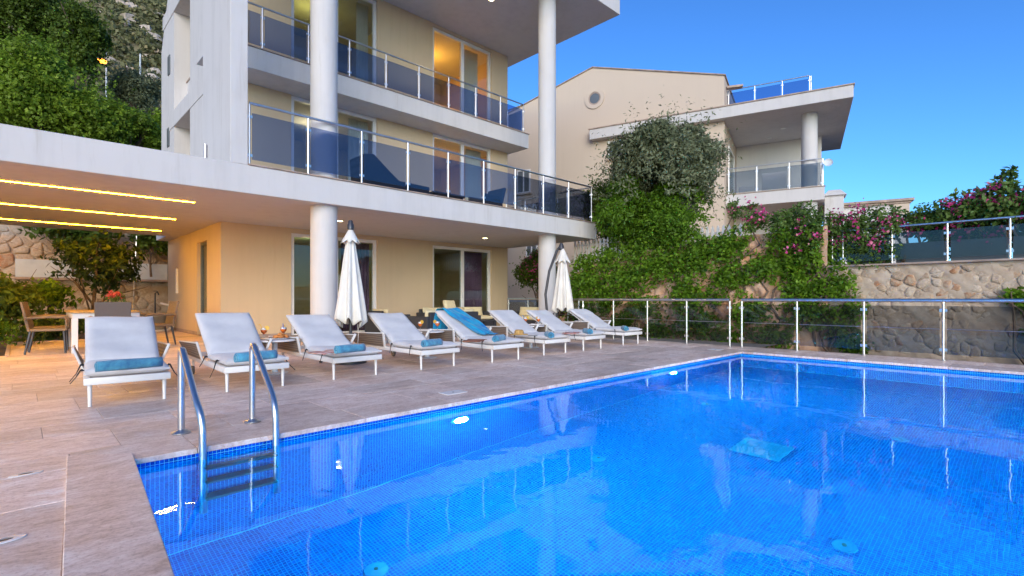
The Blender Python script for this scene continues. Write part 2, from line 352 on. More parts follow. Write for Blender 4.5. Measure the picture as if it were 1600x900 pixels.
# ------------------------------------------------------------------ foliage
def leaves(P, Nrm, size, aspect=0.5, droop=0.0):
    """P (n,3) positions, Nrm (n,3) preferred normals -> rhombic leaf quads"""
    n = len(P); d = rng.normal(size=(n, 3)); d[:, 2] -= droop
    nr = Nrm + rng.normal(size=(n, 3)) * 0.75; nr /= np.linalg.norm(nr, axis=1)[:, None] + 1e-9
    d -= nr * (d * nr).sum(1)[:, None]; d /= np.linalg.norm(d, axis=1)[:, None] + 1e-9
    sdv = np.cross(nr, d); s = size * (0.6 + 0.8 * rng.random(n))[:, None]
    mid = P + d * s * 0.45 + nr * s * 0.06
    V = np.stack([P, mid + sdv * s * aspect * 0.5, P + d * s, mid - sdv * s * aspect * 0.5], 1).reshape(-1, 3)
    return V, np.arange(4 * n).reshape(n, 4)
def crown_points(c, rad, lobes, n, lobe_r=0.42, flat=0.0, shell=0.55):
    c = np.array(c); rad = np.array(rad)
    u = rng.normal(size=(lobes, 3)); u /= np.linalg.norm(u, axis=1)[:, None]; u[:, 2] = np.abs(u[:, 2]) * (1 - flat) * np.where(rng.random(lobes) < 0.72, 1, -0.8)
    lc = u * (0.35 + 0.45 * rng.random(lobes))[:, None]; lr = lobe_r * (0.6 + 0.7 * rng.random(lobes))
    k = rng.choice(lobes, n, p=lr**2 / (lr**2).sum()); dv = rng.normal(size=(n, 3)); dv /= np.linalg.norm(dv, axis=1)[:, None]
    dv[:, 2] = np.where((dv[:, 2] < 0) & (rng.random(n) < 0.5), -dv[:, 2], dv[:, 2])
    rr = lr[k] * (shell + (1 - shell) * rng.random(n)**0.6) * (1 + 0.13 * np.sin(dv[:, 0]*7 + k) * np.cos(dv[:, 1]*6 + 2*k))
    P = c + (lc[k] + dv * rr[:, None]) * rad
    shade = 0.34 * rng.random(n) + 0.26 * rng.random(lobes)[k] + 0.28 * rng.random(n)**3
    return P, dv, np.clip(shade + 0.05, 0, 1)
def spray_points(c, rad, twigs, per, r0=.72, r1=1.12):
    c = np.array(c); rad = np.array(rad); u = rng.normal(size=(twigs, 3)); u /= np.linalg.norm(u, axis=1)[:, None]; u[:, 2] = np.where(u[:, 2] < -.3, -u[:, 2], u[:, 2])
    b = u + rng.normal(size=u.shape) * .35; t = np.repeat(np.linspace(0, 1, per)[None], twigs, 0); e = (r1 - r0) * (.5 + .7 * rng.random(twigs))
    P = u[:, None] * r0 + b[:, None] * (t * e[:, None])[..., None]; P = c + P.reshape(-1, 3) * rad + rng.normal(size=(twigs*per, 3)) * .03
    return P, np.repeat(u, per, 0), np.clip(.25 + .5 * rng.random(twigs*per) + .2 * np.repeat(rng.random(twigs), per), 0, 1)
def foliage(name, sets, m, parent, aspect=0.5, droop=0.2, local=(0,0,0)):
    Vs, Fs, Rs, o = [], [], [], 0
    for P, D, sh, size in sets:
        V, F = leaves(P - np.array(local), D, size, aspect, droop); Vs.append(V); Fs.append(F + o); o += len(V); Rs.append(sh)
    return link(name, fastmesh(name, np.concatenate(Vs), np.concatenate(Fs), m, np.concatenate(Rs)), parent)
def limbs(base, top, r0, tips, parent, name='trunk', seed=0):
    rd = random.Random(seed); mb = MB(); base = Vector(base); top = Vector(top)
    pts = [base.lerp(top, t) + Vector((rd.uniform(-1,1), rd.uniform(-1,1), 0)) * (r0 * 0.7 * (0 < t < 1)) for t in (0, .25, .5, .75, 1)]
    mb.tube(pts, [r0 * 1.25, r0, r0 * 0.88, r0 * 0.75, r0 * 0.5], 8)
    for tp in tips:
        s0 = pts[rd.choice((1, 2, 3))]; tp = Vector(tp); md = s0.lerp(tp, 0.5) + Vector((rd.uniform(-.2,.2), rd.uniform(-.2,.2), 0.15)) * (tp - s0).length * 0.3
        mb.tube([s0, md, tp], [r0 * 0.5, r0 * 0.33, r0 * 0.1], 6)
    return mb.build(name, M['bark'], parent, smooth=60)
def tree(name, label, cat, base, c, rad, m, n, size, lobes=14, r0=0.15, group=None, seed=1, aspect=0.5, lobe_r=0.42, mix=None):
    base = Vector(base); t = thing(name, label, cat, base, 0, group)
    cl = np.array(c) - np.array(base); P, D, sh = crown_points(cl, rad, lobes, n, lobe_r)
    Ps, Ds, ss = spray_points(cl, np.array(rad) * .95, max(30, n // 90), 14)
    foliage('crown', [(P, D, sh, size), (Ps, Ds, ss, size * .9)], m, t, aspect)
    if mix:
        P2, D2, s2 = crown_points(cl + np.array(mix[2]), np.array(rad) * mix[3], max(5, lobes // 2), mix[1], lobe_r); foliage('crown', [(P2, D2, s2, size * mix[4])], mix[0], t, aspect)
    tips = [cl + rng.normal(size=3) * np.array(rad) * 0.42 for _ in range(9)]
    limbs((0, 0, -0.3), cl * np.array([0.8, 0.8, 1]) + np.array([0, 0, rad[2] * 0.3]), r0, tips, t, seed=seed)
    return t

# ================================================================== SETTING
# ---- ground to the horizon, with the plot left open for the pool and deck
g = MB(); Z = -0.32
for x0, x1, y0, y1 in ((-1500, -9, -1500, 1500), (11.4, 1500, -1500, 1500), (-9, 11.4, -1500, -6), (-9, 11.4, 24, 1500)):
    g.add([(x0,y0,Z),(x1,y0,Z),(x1,y1,Z),(x0,y1,Z)], [(0,1,2,3)])
kind(g.build('ground', M['soil']), 'structure')
POOL_B, POOL_A, WATER = 3.92, 9.75, -0.066
def left_edge(b): return 0.5 - (3.92 - b) * 0.066
PB0 = -2.4

# ---- deck: mortar bed + loose-laid travertine slabs
deckm = MB()
def sheet(mb, x0, x1, y0, y1, z): mb.add([(x0,y0,z),(x1,y0,z),(x1,y1,z),(x0,y1,z)], [(0,1,2,3)])
zb = -0.007
sheet(deckm, -9, 13.1, 4.0, 12.5, zb); sheet(deckm, -0.1, 13.1, 12.5, 16.0, zb); sheet(deckm, 2.2, 13.1, 16.0, 20.0, zb)
deckm.add([(-9,-6,zb),(left_edge(-6)-.002,-6,zb),(left_edge(4.0)-.002,4.0,zb),(-9,4.0,zb)],[(0,1,2,3)]); sheet(deckm, POOL_A + 0.04, 10.9, -6, 4.0, zb)
sheet(deckm, 0.16, POOL_A + 0.04, -6, PB0 - 0.03, zb - .002)
deck = kind(deckm.build('deck', M['grout']), 'structure')
deckedge = MB().box(10.80, 10.9, -6, 8.75, -0.5, zb - 0.003).box(10.80, 13.1, 8.75, 8.85, -0.5, zb - 0.003)
deckedge.build('kerb', M['trav'], deck)
_rt = random.Random(3)
def tile(x0, x1, y0, y1, z1=0.0, th=0.033, j=0.0018, name='tile'):
    cx, cy = (x0+x1)/2, (y0+y1)/2; dz = _rt.uniform(-0.0012, 0.0012)
    hx, hy = (x1-x0)/2 - j, (y1-y0)/2 - j
    o = MB().box(-hx, hx, -hy, hy, -th, 0).build(name, M['trav'], deck, bev=0.0018, loc=(cx, cy, z1 + dz)); return o
def tile_rows(x0f, x1f, y0, y1, depths, lens=(0.8, 1.25)):
    y = y0; i = 0
    while y < y1 - 0.05:
        d = min(depths[i % len(depths)], y1 - y)
        if y1 - (y + d) < 0.15: d = y1 - y
        x = x0f - _rt.uniform(0, 0.9); xe = x1f(y)
        while x < xe - 0.02:
            l = _rt.uniform(*lens)
            if xe - (x + l) < 0.35:
                l = xe - x
                if x1f(y) != x1f(y + d) and abs(x1f(y) - x1f(y + d)) < .2:
                    q = [(max(x, x0f)+.004, y+.004), (x1f(y)-.004, y+.004), (x1f(y+d)-.004, y+d-.004), (max(x, x0f)+.004, y+d-.004)]
                    MB().prism([(p[0]-x, p[1]-y) for p in q], lambda p, t: (p[0], p[1], -.033 + t*.033)).build('tile', M['trav'], deck, bev=.003, loc=(x, y, 0)); x += l; continue
            if x + l > x0f: tile(max(x, x0f), x + l, y, y + d)
            x += l
        y += d; i += 1
tile_rows(-2.6, lambda y: 12.9 if y > 8.6 else 10.86, 4.352, 12.5, (0.60, 0.45, 0.60, 0.75), (.6, 1.05))
tile_rows(-0.1, lambda y: 3.5, 12.5, 16.0, (0.60, 0.60, 0.91)); tile_rows(3.5, lambda y: 12.9, 12.5, 13.72, (0.61,))
tile_rows(2.2, lambda y: 3.5, 16.0, 19.8, (0.6,))
tile_rows(-2.6, lambda y: left_edge(y) - 0.286, -3.0, 4.352, (0.62, 0.60, 0.9), (0.7, 1.1))
tile_rows(POOL_A + 0.47, lambda y: 10.86, -3.0, 4.352, (0.9,), (2, 2))
x = 0.24
for l in (0.62, 1.22, 0.92, 1.35, 1.05, 1.22, 0.9, 1.3, 1.3, 1.2):      # coping on the house side
    xe = min(x + l, POOL_A + 0.465); tile(x, xe, POOL_B - 0.025, 4.348, 0.004, 0.036, 0.003, 'coping_stone'); x = xe
    if x >= POOL_A + 0.46: break
y = PB0 - 0.4
while y < 3.85:
    ye = min(y + 1.25, 3.89); tile(POOL_A - 0.025, POOL_A + 0.465, y, ye, 0.004, 0.036, 0.003, 'coping_stone'); y = ye
for y0, y1 in ((-2.9, -1.3), (-1.3, 0.35), (0.35, 2.05), (2.05, 4.02)):    # skewed coping on the near side, a finger proud
    e0, e1 = left_edge(y0), left_edge(min(y1, 4.3)); q = [(e0-.285, y0+.002), (e0+.02, y0+.002), (e1+.02, y1-.002), (e1-.285, y1+(.22 if y1 > 4 else -.002))]
    cx, cy = e0, (y0 + y1) / 2
    MB().prism([(p[0]-cx, p[1]-cy) for p in q], lambda p, t: (p[0], p[1], -0.04 + t * 0.056)).build('coping_stone', M['trav'], deck, bev=0.004, loc=(cx, cy, 0))
# slots of the two anchor points in the near slabs
# ---- pool basin
FZ = -1.55
bs_ = MB(); le0, le1 = left_edge(PB0), left_edge(POOL_B)
bs_.add([(le0,PB0,FZ),(POOL_A,PB0,FZ),(POOL_A,POOL_B,FZ),(le1,POOL_B,FZ),(le0,PB0,-.033),(POOL_A,PB0,-.033),(POOL_A,POOL_B,-.033),(le1,POOL_B,-.033)],
        [(0,1,2,3),(1,0,4,5),(2,1,5,6),(3,2,6,7),(0,3,7,4)])
basin = kind(bs_.build('pool_basin', M['wgrout']), 'structure')
PT = 0.025; h_ = 0.0106
def mosaic(o, u, v, nu, nv, skip=None):
    o, u, v = map(np.array, (o, u, v)); I, J = np.meshgrid(np.arange(nu), np.arange(nv), indexing='ij'); I, J = I.ravel(), J.ravel()
    if skip is not None: k = ~skip(I, J); I, J = I[k], J[k]
    cpt = o + ((I + .5) * PT)[:, None] * u + ((J + .5) * PT)[:, None] * v
    V = np.stack([cpt - u*h_ - v*h_, cpt + u*h_ - v*h_, cpt + u*h_ + v*h_, cpt - u*h_ + v*h_], 1).reshape(-1, 3)
    r = np.clip(0.5 + rng.normal(size=len(I)) * 0.22, 0, 1); return V, np.arange(4*len(I)).reshape(-1, 4), r
NT = 150
p1 = mosaic((le0 + .3, POOL_B - .001 - int((POOL_B - PB0)/PT)*PT, FZ + .002), (1.,0,0), (0,1.,0), int((POOL_A - le0 - .3)/PT), int((POOL_B - PB0)/PT))
p2 = mosaic((le1 + .003, POOL_B - .002, -.034), (1.,0,0), (0,0,-1.), int((POOL_A - le1)/PT), 60, lambda I, J: (I < NT) & (J < 2))
p3 = mosaic((POOL_A - .002, POOL_B - .01, -.034), (0,-1.,0), (0,0,-1.), int((POOL_B - PB0)/PT) - 1, 60)
V = np.concatenate([p1[0], p2[0], p3[0]]); F = np.concatenate([p1[1], p2[1] + len(p1[0]), p3[1] + len(p1[0]) + len(p2[0])])
kind(link('mosaic', fastmesh('mosaic', V, F, M['tile'], np.concatenate([p1[2], p2[2], p3[2]])), basin), 'stuff')
tm = bpy.data.meshes.new('tile'); bm = bmesh.new(); bmesh.ops.create_cube(bm, size=1)
bmesh.ops.scale(bm, vec=(2*h_, 0.005, 2*h_), verts=bm.verts); bm.to_mesh(tm); bm.free(); tm.materials.append(M['tileobj'])
for i in range(NT):
    for j in range(2):
        link('tile', tm, basin, (le1 + .003 + (i + .5) * PT, POOL_B - .001, -.034 - (j + .5) * PT))
kind(MB().add([(le0+.002,PB0+.002,WATER),(POOL_A-.001,PB0+.002,WATER),(POOL_A-.001,POOL_B-.001,WATER),(le1+.002,POOL_B-.001,WATER)], [(0,1,2,3)]).build('water', M['water']), 'structure')

# ---- villa
villa = thing('villa', 'large three storey beige villa with white balcony slabs and tall round columns', 'house')
Z1, Z1T, Z2, Z2T, Z3 = 2.85, 3.35, 6.37, 6.87, 9.95
WB, WA0, WA1 = 13.75, 3.52, 13.05
def flat(poly, z0, z1): return MB().prism(poly, lambda p, t: (p[0], p[1], z0 + t * (z1 - z0)))
def vpart(mb, name, m, **k): return mb.build(name, M[m], villa, **k)
s1 = vpart(flat([(-9, 9.72), (13.08, 9.72), (13.08, 19.75), (3.2, 19.75), (3.2, 18.15), (-9, 18.15)], Z1, Z1T), 'balcony_slab', 'white', bev=0.008)
MB().box(2.925, 13.11, 9.69, 9.95, Z1T + .001, Z1T + .024).build('edge_trim', M['trim'], s1, bev=.003)
s2 = vpart(flat([(2.95, 12.8), (13.19, 12.8), (13.19, 19.75), (3.50, 19.75), (3.50, 13.5), (2.95, 13.5)], Z2, Z2T), 'balcony_slab', 'white', bev=0.008)
MB().box(2.97, 13.22, 12.77, 12.98, Z2T + .001, Z2T + .024).build('edge_trim', M['trim'], s2, bev=.003)
vpart(flat([(2.3, 9.26), (13.68, 9.26), (13.68, 20.5), (3.50, 20.5), (3.50, 13.5), (2.3, 13.5)], Z3, 10.4), 'roof_slab', 'white', bev=0.008)
for ca, cb in ((4.47, 10.12), (11.3, 10.2)):
    vpart(MB().lathe([(.26, 0), (.26, Z1 - .001)], 40, (ca, cb, 0)), 'column', 'white', smooth=40)
    vpart(MB().lathe([(.26, Z1T + .001), (.26, Z3 - .001)], 40, (ca, cb, 0)), 'column', 'white', smooth=40)
vpart(MB().box(2.64, 2.92, 9.722, 11.55, Z1T + .001, Z3 - .001), 'fin_wall', 'white', bev=.006)
for a0, a1 in ((WA0, 5.19), (7.71, 9.70), (12.26, WA1)):
    for z0, z1 in ((0.0, Z1), (Z1T, Z2), (Z2T, Z3)):
        vpart(MB().box(a0, a1, WB, WB + .25, z0 + .001, z1 - .001), 'wall', 'beige')
for a0, a1 in ((5.19, 7.71), (9.70, 12.26)):
    vpart(MB().box(a0 + .001, a1 - .001, WB + .004, WB + .25, 2.73, Z1 - .001), 'lintel', 'beige')
    vpart(MB().box(a0 + .001, a1 - .001, WB + .004, WB + .25, 9.86, Z3 - .001), 'lintel', 'beige')
vpart(MB().box(WA0, WA0 + .25, WB + .251, 15.0, .001, Z1 - .001), 'wall', 'beige'); vpart(MB().box(WA0, WA0 + .25, 16.0, 19.75, .001, Z1 - .001), 'wall', 'beige')
vpart(MB().box(WA0 + .003, WA0 + .25, 15.001, 15.999, 2.5, Z1 - .001), 'lintel', 'beige')
for z0, z1 in ((Z1T, Z2), (Z2T, Z3)):
    vpart(MB().box(WA0, WA0 + .25, WB + .251, 16.8, z0 + .001, z1 - .001), 'wall', 'white')
    vpart(MB().box(4.6, 4.75, 16.8, 18.9, z0 + .001, z1 - .001), 'wall', 'beige')
    pw = vpart(MB().box(WA0 + .35, WA0 + .5, 16.802, 18.848, z0 + .001, z0 + .95), 'parapet', 'white'); MB().box(WA0+.32, WA0+.53, 16.803, 18.847, z0 + .951, z0 + .99).build('parapet_cap', M['trim'], pw)
    vpart(MB().box(WA0 + .3, 4.75, 18.851, 19.0, z0 + .001, z1 - .001), 'wall', 'beige')
vpart(MB().prism([(18.85, Z1T+.001), (20.8, Z1T+.001), (20.8, 9.35), (19.2, 11.6), (18.85, 11.6)], lambda p, t: (2.95 + .6 * t + .57, p[0], p[1])), 'wall', 'white')
for bz in ((19.6, 4.4, 5.0), (19.6, 5.9, 6.5), (19.5, 8.2, 8.8)):
    vpart(MB().box(3.49, 3.53, bz[0] - .12, bz[0] + .18, bz[1], bz[2]), 'vent', 'panelg', bev=.004)
vpart(MB().box(WA1 - .25, WA1, WB + .251, 19.75, .001, Z1 - .001), 'wall', 'beige')
for z0, z1 in ((Z1T, Z2), (Z2T, Z3)): vpart(MB().box(WA1 - .25, WA1, WB + .251, 19.75, z0 + .001, z1 - .001), 'wall', 'beige')
# rooms behind the glass
for z0, z1 in ((0, Z1), (Z1T, Z2), (Z2T, Z3)):
    vpart(MB().box(WA0 + .251, WA1 - .251, 17.6, 17.75, z0 + .001, z1 - .001), 'room_wall', 'room')
    vpart(MB().box(8.6, 8.75, WB + .251, 17.599, z0 + .001, z1 - .001), 'room_wall', 'room')
    vpart(MB().box(WA0 + .251, WA1 - .251, WB + .03, 17.6, z0 + .001, z0 + .02), 'room_floor', 'roomd')
vpart(MB().box(WA0 + .1, WA1, 19.76, 19.9, -.03, Z3), 'wall', 'beige')
vpart(MB().box(WA0 - .012, 5.19, WB - .012, WB - .001, 0.002, .09), 'skirting', 'trim'); vpart(MB().box(7.71, 9.7, WB - .012, WB - .001, .002, .09), 'skirting', 'trim')
vpart(MB().box(WA0 - .014, WA0 - .001, 16.02, 19.75, .002, .09), 'skirting', 'trim')
def sliding_door(a0, a1, z0, z1, b=WB + .06):
    mb = MB(); f = .095; mid = (a0 + a1) / 2
    mb.box(a0, a0+f, b, b+.1, z0, z1).box(a1-f, a1, b, b+.1, z0, z1).box(a0+f, a1-f, b, b+.1, z1-f, z1).box(a0+f, a1-f, b, b+.1, z0, z0+.05)
    mb.box(mid-.06, mid+.06, b-.012, b+.088, z0+.052, z1-f-.002)
    fr = mb.build('sliding_door', M['frame'], villa, bev=.004)
    MB().box(mid-.035, mid-.022, b-.03, b-.012, z0+1.0, z0+1.2).build('handle', M['steel'], fr)
    for x0, x1, dy in ((a0+f, mid-.06, .02), (mid+.06, a1-f, .05)):
        MB().box(x0+.001, x1-.001, b+dy, b+dy+.008, z0+.051, z1-f-.001).build('pane', M['glass'], fr)
for a0, a1 in ((5.192, 7.708), (9.702, 12.258)):
    sliding_door(a0, a1, .004, 2.728); sliding_door(a0, a1, Z1T + .004, Z2 - .004); sliding_door(a0, a1, Z2T + .004, 9.855)
sd_ = MB().box(WA0+.08, WA0+.16, 15.002, 15.07, .004, 2.498).box(WA0+.08, WA0+.16, 15.93, 15.998, .004, 2.498).box(WA0+.08, WA0+.16, 15.07, 15.93, 2.43, 2.498).build('side_door', M['panelg'], villa, bev=.004)
MB().box(WA0+.11, WA0+.118, 15.071, 15.929, .01, 2.429).build('pane', M['glass'], sd_)
def post_mesh(h, gl0, gl1, d, r=.021):
    mb = MB().tube([(0,0,0), (0,0,h)], r, 10).lathe([(.045, 0), (.045, .008), (.03, .014)], 12)
    dx, dy = d
    for z in (gl0 + .07, gl1 - .07):
        mb.bar((-dx*.05, -dy*.05, z), (dx*.05, dy*.05, z), .03, .045)
    return mb
def railing(parent, name, runs, z0, h, gm, gl=(.10, .93), rr=.024, rods=()):
    """runs: list of post-point lists; one handrail mesh with posts and panels beneath it"""
    hb = MB()
    for pts in runs: hb.tube([(p[0], p[1], z0 + h) for p in pts], rr, 12)
    rail = hb.build(name, M['steel'], parent, smooth=50) if parent is not None else None
    if rail is None: return hb
    rail_parts(rail, runs, z0, h, gm, gl, rods); return rail
def rail_parts(rail, runs, z0, h, gm, gl, rods=()):
    for pts in runs:
        for i, p in enumerate(pts):
            q = pts[i+1] if i + 1 < len(pts) else pts[i-1]
            d = Vector((q[0]-p[0], q[1]-p[1])).normalized()
            post_mesh(h - .02, gl[0], gl[1], d).build('post', M['steel'], rail, smooth=50, loc=(p[0], p[1], z0))
            if i + 1 < len(pts):
                a_ = Vector((p[0], p[1], z0)); b_ = Vector((q[0], q[1], z0)); e = (b_ - a_).normalized() * .045
                MB().bar(a_ + e + Vector((0,0,(gl[0]+gl[1])/2)), b_ - e + Vector((0,0,(gl[0]+gl[1])/2)), .009, gl[1]-gl[0]).build('glass_panel', M[gm], rail)
                for rz_ in rods: MB().tube([a_ + e + Vector((0,0,rz_)), b_ - e + Vector((0,0,rz_))], .006, 6).build('rod', M['steel'], rail)
P1 = [(2.965, 9.80)] + [(4.02 + 1.1125 * i, 9.80) for i in range(9)]
railing(villa, 'railing', [P1, [(12.92, 9.80 + .97 * i) for i in range(5)]], Z1T + .025, 1.10, 'bglass')
P2 = [(3.09 + 1.1 * i, 12.88) for i in range(9)] + [(13.0, 12.88)]
railing(villa, 'railing', [P2, [(13.0, 12.88), (13.0, 13.70)]], Z2T + .025, 1.02, 'bglass', (.08, .84))
# fin wall stub of a terrace rail on the carport roof
vpart(MB().tube([(2.60, 11.2, Z1T), (2.60, 11.2, Z1T + .62)], .025, 10), 'post', 'steel', smooth=50)
# carport light strips set in the soffit
for b_, ae in ((11.36, 2.45), (14.1, 2.66), (16.8, 2.83)):
    st = MB().box(-8, ae, b_ - .007, b_ + .007, Z1 - .008, Z1 - .002).build('light_strip', M['led'])
    tag(st, {11.36: 'yellow light strip in the carport ceiling nearest the fascia', 14.1: 'middle of three yellow light strips in the carport ceiling', 16.8: 'rearmost yellow light strip in the carport ceiling, nearest the garden'}[b_], 'light strip', 'light strips under the carport')
for (x, y, z, lb) in ((5.52, 11.62, Z1, 'round ceiling downlight beside the column nearest the parasol'), (10.29, 11.84, Z1, 'round ceiling downlight above the right ground floor door'), (10.2, 11.45, Z3, 'round ceiling downlight under the top roof slab')):
    d_ = thing('downlight', lb, 'downlight', (x, y, z), 0, 'downlights in the ceilings')
    MB().lathe([(.075, -.001), (.105, -.001), (.105, -.016), (.085, -.02), (.075, -.012)], 24, caps=False).build('bezel', M['steel'], d_, smooth=50)
    MB().lathe([(.074, -.002), (.074, -.012)], 20).build('lens', M['down'], d_)
    spot('downlight_beam', (x, y, z - .03), (0, 0, -1), 26, (1.0, 0.80, 0.45), 150, .07)
# lit rooms
for (x, y, z, e, c) in ((6.4, 15.6, 2.5, 4, (.8, 1, .35)), (10.9, 15.8, 2.5, 1, (.9, 1, .4)), (6.4, 15.6, 5.9, 14, (1, .85, .5)), (11.2, 15.8, 5.0, 18, (1, .5, .12)), (6.4, 15.6, 9.4, 10, (.95, .85, .2)), (10.9, 15.6, 9.3, 40, (1, .45, .05))):
    point('room_lamp', (x, y, z), e, c, .15)
def curtain(x0, x1, b, z0, z1, m, label, folds=9, amp=.035):
    n = folds * 8
    def fn(u, v):
        return (x0 + (x1-x0)*u, b + amp*math.sin(u*folds*2*math.pi) + .012*math.sin(u*31+v*3), z0 + (z1-z0)*v)
    o = MB().grid(fn, n, 4).build('curtain', M[m], smooth=60); md = o.modifiers.new('thick', 'SOLIDIFY'); md.thickness = .004
    return tag(o, label, 'curtain', 'curtains behind the glass doors')
curtain(6.72, 7.6, WB + .30, .05, 2.62, 'purple', 'dark purple curtain in the ground floor door behind the parasol')
curtain(11.15, 12.05, WB + .30, .05, 2.62, 'purple', 'dark curtain in the ground floor door behind the sofas')
curtain(7.0, 7.62, WB + .42, Z1T + .05, 6.3, 'curtain', 'pale curtain in the middle floor door behind the left column')
curtain(11.4, 12.1, WB + .42, Z1T + .05, 6.3, 'curtain', 'pale curtain in the right door of the middle floor')
curtain(7.25, 7.62, WB + .42, Z2T + .05, 9.8, 'curtain', 'narrow curtain in the top floor door nearest the left column')
curtain(11.25, 11.95, WB + .42, Z2T + .05, 9.8, 'curtain', 'pale curtain in the orange lit top floor door')
def bed(x, y, z, label):
    t = thing('bed', label, 'bed', (x, y, z)); MB().box(-.9, .9, -1, 1, 0, .35).build('base', M['wickd'], t, bev=.02); MB().box(-.88, .88, -.98, .98, .351, .6).build('mattress', M['cushion'], t, bev=.06, seg=3, smooth=50)
    MB().box(-.95, .95, 1.0, 1.1, 0, 1.15).build('headboard', M['wood'], t, bev=.02)
bed(10.6, 16.2, Z2T + .021, 'bed with pale mattress in the orange lit top floor room'); bed(10.6, 16.2, Z1T + .021, 'bed with pale mattress in the right middle floor room'); bed(6.0, 16.2, Z2T + .021, 'bed with pale mattress in the left top floor room')
def table_lamp(x, y, z, label):
    t = thing('table_lamp', label, 'lamp', (x, y, z)); MB().lathe([(.2, 0), (.2, .5), (.06, .5), (.05, .53)], 16).build('stand', M['wood'], t, smooth=40)
    MB().lathe([(.02, .53), (.02, .7)], 8).build('stem', M['steel'], t); MB().lathe([(.12, .7), (.08, .95)], 16).build('lamp_shade', M['bulb'], t, smooth=50)
table_lamp(11.75, 16.9, Z2T + .021, 'glowing bedside lamp in the top floor room'); table_lamp(11.75, 16.9, Z1T + .021, 'glowing bedside lamp in the right middle floor room')

# ---- pool fence
def glass_fence(label, runs, z0, h, gm, gl, rods=(), group=None, rr=.03):
    t = thing('glass_fence', label, 'fence', (0, 0, 0), 0, group)
    hb = MB()
    for pts in runs: hb.tube([(p[0], p[1], z0 + h) for p in pts], rr, 12)
    hb.build('handrail', M['steel'], t, smooth=50); rail_parts(t, runs, z0, h, gm, gl, rods)
FA = 10.66
glass_fence('steel and smoked glass fence along the far end of the pool', [[(FA, 4.27), (FA, 3.24), (FA, 2.17), (FA, 1.1), (FA, .03), (FA, -1.04), (FA, -2.1)]], .004, .96, 'fglass', (.10, .87), (.50,))
glass_fence('steel and smoked glass fence behind the farthest loungers', [[(FA, 4.27), (10.62, 4.5), (10.62, 5.45), (10.62, 6.43), (10.62, 7.38), (10.62, 8.33), (11.35, 9.05), (11.9, 9.9), (12.35, 11.1), (12.75, 12.4), (12.98, 13.62)][1:]], .004, .96, 'fglass', (.10, .87), (.50,))

# ---- rock bank, neighbour's terrace and stone wall beyond the fence
def fbm(x, y, s=1.0):
    return math.sin(x*1.3*s+.7)*math.cos(y*1.7*s) * .5 + math.sin(x*3.1*s+y*2.3*s) * .25 + math.cos(x*6.7*s-y*5.9*s+1) * .13 + math.sin(x*13.3*s+y*11.1*s) * .07
def ridge(x, y):
    return abs(fbm(x*1.7, y*1.7)) * .8 + abs(fbm(x*4.1+3, y*4.3)) * .35 + abs(fbm(x*9.7, y*9.1+2)) * .16
def btop(b): return 2.55 - .5 * min(1, max(0, (b - 5.5) / 4.5)) - .75 * min(1, max(0, (b - 9.6) / 1.6))
def bface(b, z):
    k = min(1, max(0, (z + .55) / (btop(b) + .55))); return (11.75 + 1.0 * k**1.3 - .38 * ridge(b, k*3) + .12) * (1 - max(0, min(1, (4.4-b)/1.1))) + (12.55 - .1*ridge(b, k*3)) * max(0, min(1, (4.4-b)/1.1))
def bank(u, v):
    b = 3.2 + u * 7.7; top = btop(b); k = min(1, v / .7)
    if v <= .7: return (bface(b, -.55 + (top + .55) * k), b, -.55 + (top + .55) * k + .06 * fbm(b+5, k*5))
    w_ = (v - .7) / .3; return (bface(b, top) + w_ * 10, b, top + .06 * fbm(b+5, 5) * (1-w_) + .06 * fbm(b, w_*9))
kind(MB().grid(bank, 220, 90).build('rock_bank', M['rock'], smooth=50), 'structure')
kind(MB().grid(lambda u, v: (12.9 + 14*u, -12 + 15.3*v, 1.60 + .03*fbm(u*9, v*9)), 12, 12).build('terrace_ground', M['soil']), 'structure')
def clip(poly, mx, my, nx, ny):
    out = []; n = len(poly)
    for i in range(n):
        p, q = poly[i], poly[(i+1) % n]; dp = (p[0]-mx)*nx + (p[1]-my)*ny; dq = (q[0]-mx)*nx + (q[1]-my)*ny
        if dp <= 0: out.append(p)
        if dp * dq < 0: t = dp / (dp - dq); out.append((p[0]+(q[0]-p[0])*t, p[1]+(q[1]-p[1])*t))
    return out
